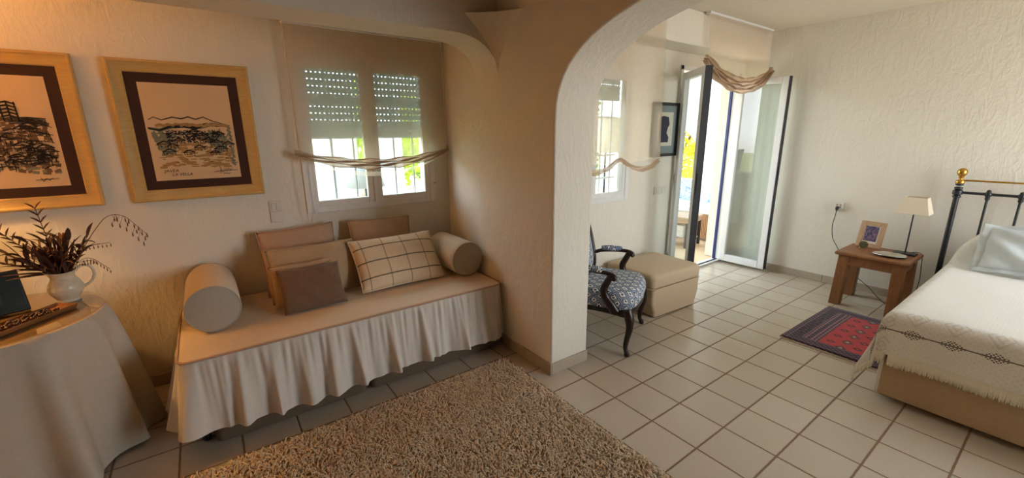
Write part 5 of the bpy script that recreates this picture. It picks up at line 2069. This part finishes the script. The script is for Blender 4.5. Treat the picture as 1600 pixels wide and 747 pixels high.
# low wall seat at the left end, seen mirrored in the door glass
bn2 = thing('terrace_bench', 'white built in bench at the left end of terrace', 'bench', (0.55, 2.6, 0))
MB().box((-0.3, -0.9, 0), (0.25, 0.9, 0.78)).build('bench_body', MAT['ext_white'], bn2, bevel=0.02)
b = MB()
soft_slab(b, -0.26, 0.24, -0.88, 0.88, 0.782, 0.88, 0.05, 0.03)
b.build('seat_pad', plain('white_canvas', rgb(238, 238, 236), 0.95), bn2, smooth=60)
bn = thing('terrace_bench', 'bamboo fronted bench with white seat pad seen through the open door', 'bench', (4.34, 2.2, 0))
b = MB()
b.box((-0.27, -0.95, 0.0), (0.3, 0.95, 0.385))
b.build('bench_body', plain('bench_core', rgb(190, 150, 112), 0.8), bn)
b = MB()
for i in range(84):
    y = -0.95 + 1.9 * (i + 0.5) / 84
    b.tube([(-0.275, y, 0.03), (-0.275, y, 0.385)], 0.0118, 6)
b.build('bamboo_front', plain('bamboo', rgb(206, 164, 122), 0.6, c2=rgb(176, 132, 94), scale=60), bn, smooth=60)
MB().box((-0.285, -0.95, 0), (-0.262, 0.95, 0.035)).build('kick_board', plain('kick_board', rgb(130, 110, 100), 0.7), bn)
b = MB()
soft_slab(b, -0.31, 0.29, -0.95, 0.95, 0.387, 0.475, 0.05, 0.03)
b.build('seat_pad', bpy.data.materials['white_canvas'], bn, smooth=60)
t_ = NT('blue_leaf_print')
t_.col(t_.ramp(t_.noise(26, 3, 0.6, dist=2.5), [(0.42, rgb(226, 232, 238)), (0.5, rgb(96, 140, 190)), (0.6, rgb(52, 88, 140))], True))
t_.set(0.9)
bm_ = t_.m
TCG = 'blue patterned cushions on the terrace'
for (x, y, z, rz, lab) in ((4.50, 1.62, 0.645, 76, 'blue leaf patterned cushion on the bamboo bench, nearest the door opening'), (4.52, 2.18, 0.655, 84, 'blue leaf patterned cushion farther along bamboo bench, behind the door glass'), (4.52, 2.62, 0.65, 96, 'blue leaf patterned cushion at the far end of bamboo bench')):
    t = thing('cushion', lab, 'cushion', (x, y, z + 0.02), (math.radians(-16), 0, math.radians(rz + 180)), TCG)
    b, _ = cushion_mesh(0.38, 0.36, 0.12, 0.05, 20, x + y)
    b.build('cover', bm_, t, smooth=180, weld=True)
t = thing('cushion', 'blue patterned cushion on the white bench, mirrored in door glass', 'cushion', (0.42, 2.15, 1.09), (math.radians(-16), 0, math.radians(90)), TCG)
b, _ = cushion_mesh(0.46, 0.38, 0.13, 0.05, 20, 3)
b.build('cover', bm_, t, smooth=180, weld=True)
# little table on the terrace
tt = thing('side_table', 'small wooden terrace table behind the left door leaf', 'table', (3.62, 1.63, 0), (0, 0, 0.1))
MB().box((-0.22, -0.2, 0.40), (0.22, 0.2, 0.43)).box((-0.2, -0.18, 0.34), (0.2, 0.18, 0.40)).build('top', MAT['pale_wood'], tt, bevel=0.005)
MB().box((-0.19, -0.17, 0.10), (0.19, 0.17, 0.12)).build('shelf', MAT['pale_wood'], tt)
for sx in (-1, 1):
    for sy in (-1, 1):
        MB().box((sx * 0.19 - 0.016, sy * 0.17 - 0.016, 0), (sx * 0.19 + 0.016, sy * 0.17 + 0.016, 0.35)).build('leg', MAT['iron'], tt)
for k in range(2):
    o = MB().box((-0.09, -0.1, 0), (0.09, 0.1, 0.085)).build('storage_box', MAT['plastic_white'], None, bevel=0.006)
    o.location = (3.60, 1.63, 0.1215 + 0.0865 * k)
    tag(o, ('lower' if k == 0 else 'upper') + ' white box on the shelf of the small terrace table', 'box', 'white boxes under the terrace table')


def patio_lamp(loc, h, r0, r1, hh, mat, label):
    t = thing('patio_lamp', label, 'lamp', loc)
    MB().lathe([(0.0, 0), (0.14, 0), (0.14, 0.02), (0.02, 0.04), (0.0, 0.04)], 24).build('base', MAT['iron'], t, smooth=40)
    MB().tube([(0, 0, 0.03), (0, 0, h + hh * 0.6)], 0.012, 8).build('pole', MAT['iron'], t, smooth=40)
    s_ = MB().lathe([(r0, h), (r1, h + hh)], 32)
    s_.f = [f_ for f_ in s_.f if len(f_) == 4]
    s_.build('shade', mat, t, smooth=180, solid=0.003)
    return t


patio_lamp((2.42, 2.05, 0), 1.33, 0.32, 0.16, 0.42, plain('white_shade_cloth', rgb(236, 228, 210), 0.9), 'white shaded floor lamp on the terrace seen through the right window')
patio_lamp((-0.46, 2.75, -0.12), 1.16, 0.20, 0.12, 0.24, plain('grey_shade_cloth', rgb(150, 152, 156), 0.9), 'grey shaded lamp standing outside the daybed window')
# white garden wall piece outside the alcove window
struct(MB().box((-1.02, 3.3, -0.12), (-0.62, 3.5, 2.5)).box((-0.60, 3.34, -0.12), (-0.34, 3.55, 2.5)).build('garden_wall', MAT['ext_white']), 'white pillars outside the daybed window', 'wall')


# planting
def leafy(name, label, loc, rx, ry, rz, zc, n, size, mat, seed, trunk=True, cat='tree', group='trees in the garden'):
    t = thing(name, label, cat, loc, (0, 0, seed), group)
    r2 = np.random.default_rng(seed)
    d = r2.normal(size=(n, 3))
    d /= np.linalg.norm(d, axis=1)[:, None]
    rad = (0.45 + 0.55 * r2.random(n) ** 0.5) * (1 + 0.22 * np.sin(d[:, 0] * 7 + seed) * np.cos(d[:, 2] * 6) + 0.15 * np.sin(d[:, 1] * 11))
    c_ = d * rad[:, None] * np.array([rx, ry, rz]) + np.array([0, 0, zc])
    a = r2.normal(size=(n, 3))
    a /= np.linalg.norm(a, axis=1)[:, None]
    b_ = np.cross(a, r2.normal(size=(n, 3)))
    b_ /= np.linalg.norm(b_, axis=1)[:, None]
    s_ = size * (0.6 + 0.8 * r2.random(n))[:, None]
    V = np.stack([c_ - a * s_, c_ + b_ * s_ * 0.38, c_ + a * s_, c_ - b_ * s_ * 0.38], 1).reshape(-1, 3)
    me = bpy.data.meshes.new('foliage')
    me.from_pydata(V.tolist(), [], np.arange(4 * n).reshape(-1, 4).tolist())
    me.materials.append(mat)
    o = bpy.data.objects.new('foliage', me)
    COL.objects.link(o)
    o.parent = t
    if trunk:
        b = MB()
        b.tube([(0, 0, 0), (0.05, 0, zc * 0.5), (0, 0.03, zc)], [0.10, 0.08, 0.05], 8)
        for k in range(5):
            q = d[k]
            b.tube([(0, 0, zc * 0.6), (q[0] * rx * 0.5, q[1] * ry * 0.5, zc + abs(q[2]) * rz * 0.5)], [0.05, 0.02], 6)
        b.build('trunk', MAT['dry_stem'], t, smooth=60)
    return t


def leafmat(name, c1, c2):
    t_ = NT(name)
    t_.col(t_.mix(t_.noise(6, 3), c1, c2))
    t_.set(0.6, spec=0.3)
    t_.p.inputs['Transmission Weight'].default_value = 0.0
    tl = t_.node('ShaderNodeBsdfTranslucent')
    tl.inputs[0].default_value = c1
    mx = t_.node('ShaderNodeMixShader')
    mx.inputs[0].default_value = 0.35
    t_.l.new(t_.p.outputs[0], mx.inputs[1])
    t_.l.new(tl.outputs[0], mx.inputs[2])
    t_.l.new(mx.outputs[0], t_.out.inputs['Surface'])
    return t_.m


lm1 = leafmat('yellow_green_leaf', rgb(186, 200, 70), rgb(126, 158, 46))
lm2 = leafmat('mid_green_leaf', rgb(124, 150, 76), rgb(84, 112, 54))
lm3 = leafmat('lemon_leaf', rgb(226, 206, 60), rgb(150, 170, 50))
G0 = -0.12
leafy('garden_tree', 'yellow green tree beyond terrace parapet, seen through the right window', (4.6, 6.2, G0), 1.1, 1.1, 1.4, 1.7, 2600, 0.10, lm1, 1)
leafy('garden_tree', 'green tree standing behind the arch of the terrace wall', (7.2, 4.2, G0), 1.1, 1.1, 1.2, 1.5, 2200, 0.10, lm3, 2)
leafy('garden_tree', 'tall green tree at the back right of the garden', (8.6, 7.7, G0), 1.5, 1.5, 1.9, 2.3, 2600, 0.13, lm2, 3)
leafy('garden_tree', 'yellow green tree seen through the right pane of daybed window', (1.3, 7.0, G0), 1.1, 1.1, 1.3, 1.9, 2400, 0.10, lm1, 4)
leafy('garden_tree', 'green tree behind the white pillars outside daybed window', (-2.0, 7.8, G0), 1.2, 1.2, 1.5, 2.0, 2400, 0.11, lm2, 5)
leafy('garden_tree', 'green tree in the middle of the garden behind the parapet', (3.4, 9.7, G0), 1.3, 1.3, 1.7, 2.1, 2400, 0.12, lm2, 6)
leafy('flowering_bush', 'low bush with reddish stems under the right pane view', (0.45, 5.2, G0), 0.7, 0.5, 0.5, 0.55, 1200, 0.07, leafmat('pale_pink_leaf', rgb(220, 190, 180), rgb(150, 160, 110)), 7, False, 'bush', 'bushes in the garden')
leafy('flowering_bush', 'low bush at the far left outside daybed window', (-2.0, 4.6, G0), 0.5, 0.5, 0.5, 0.5, 900, 0.07, lm1, 8, False, 'bush', 'bushes in the garden')
leafy('flowering_bush', 'orange tinted bush below the terrace arch', (5.9, 2.2, G0), 0.45, 0.6, 0.45, 0.6, 1200, 0.07, leafmat('orange_leaf', rgb(232, 170, 70), rgb(200, 190, 80)), 9, False, 'bush', 'bushes in the garden')
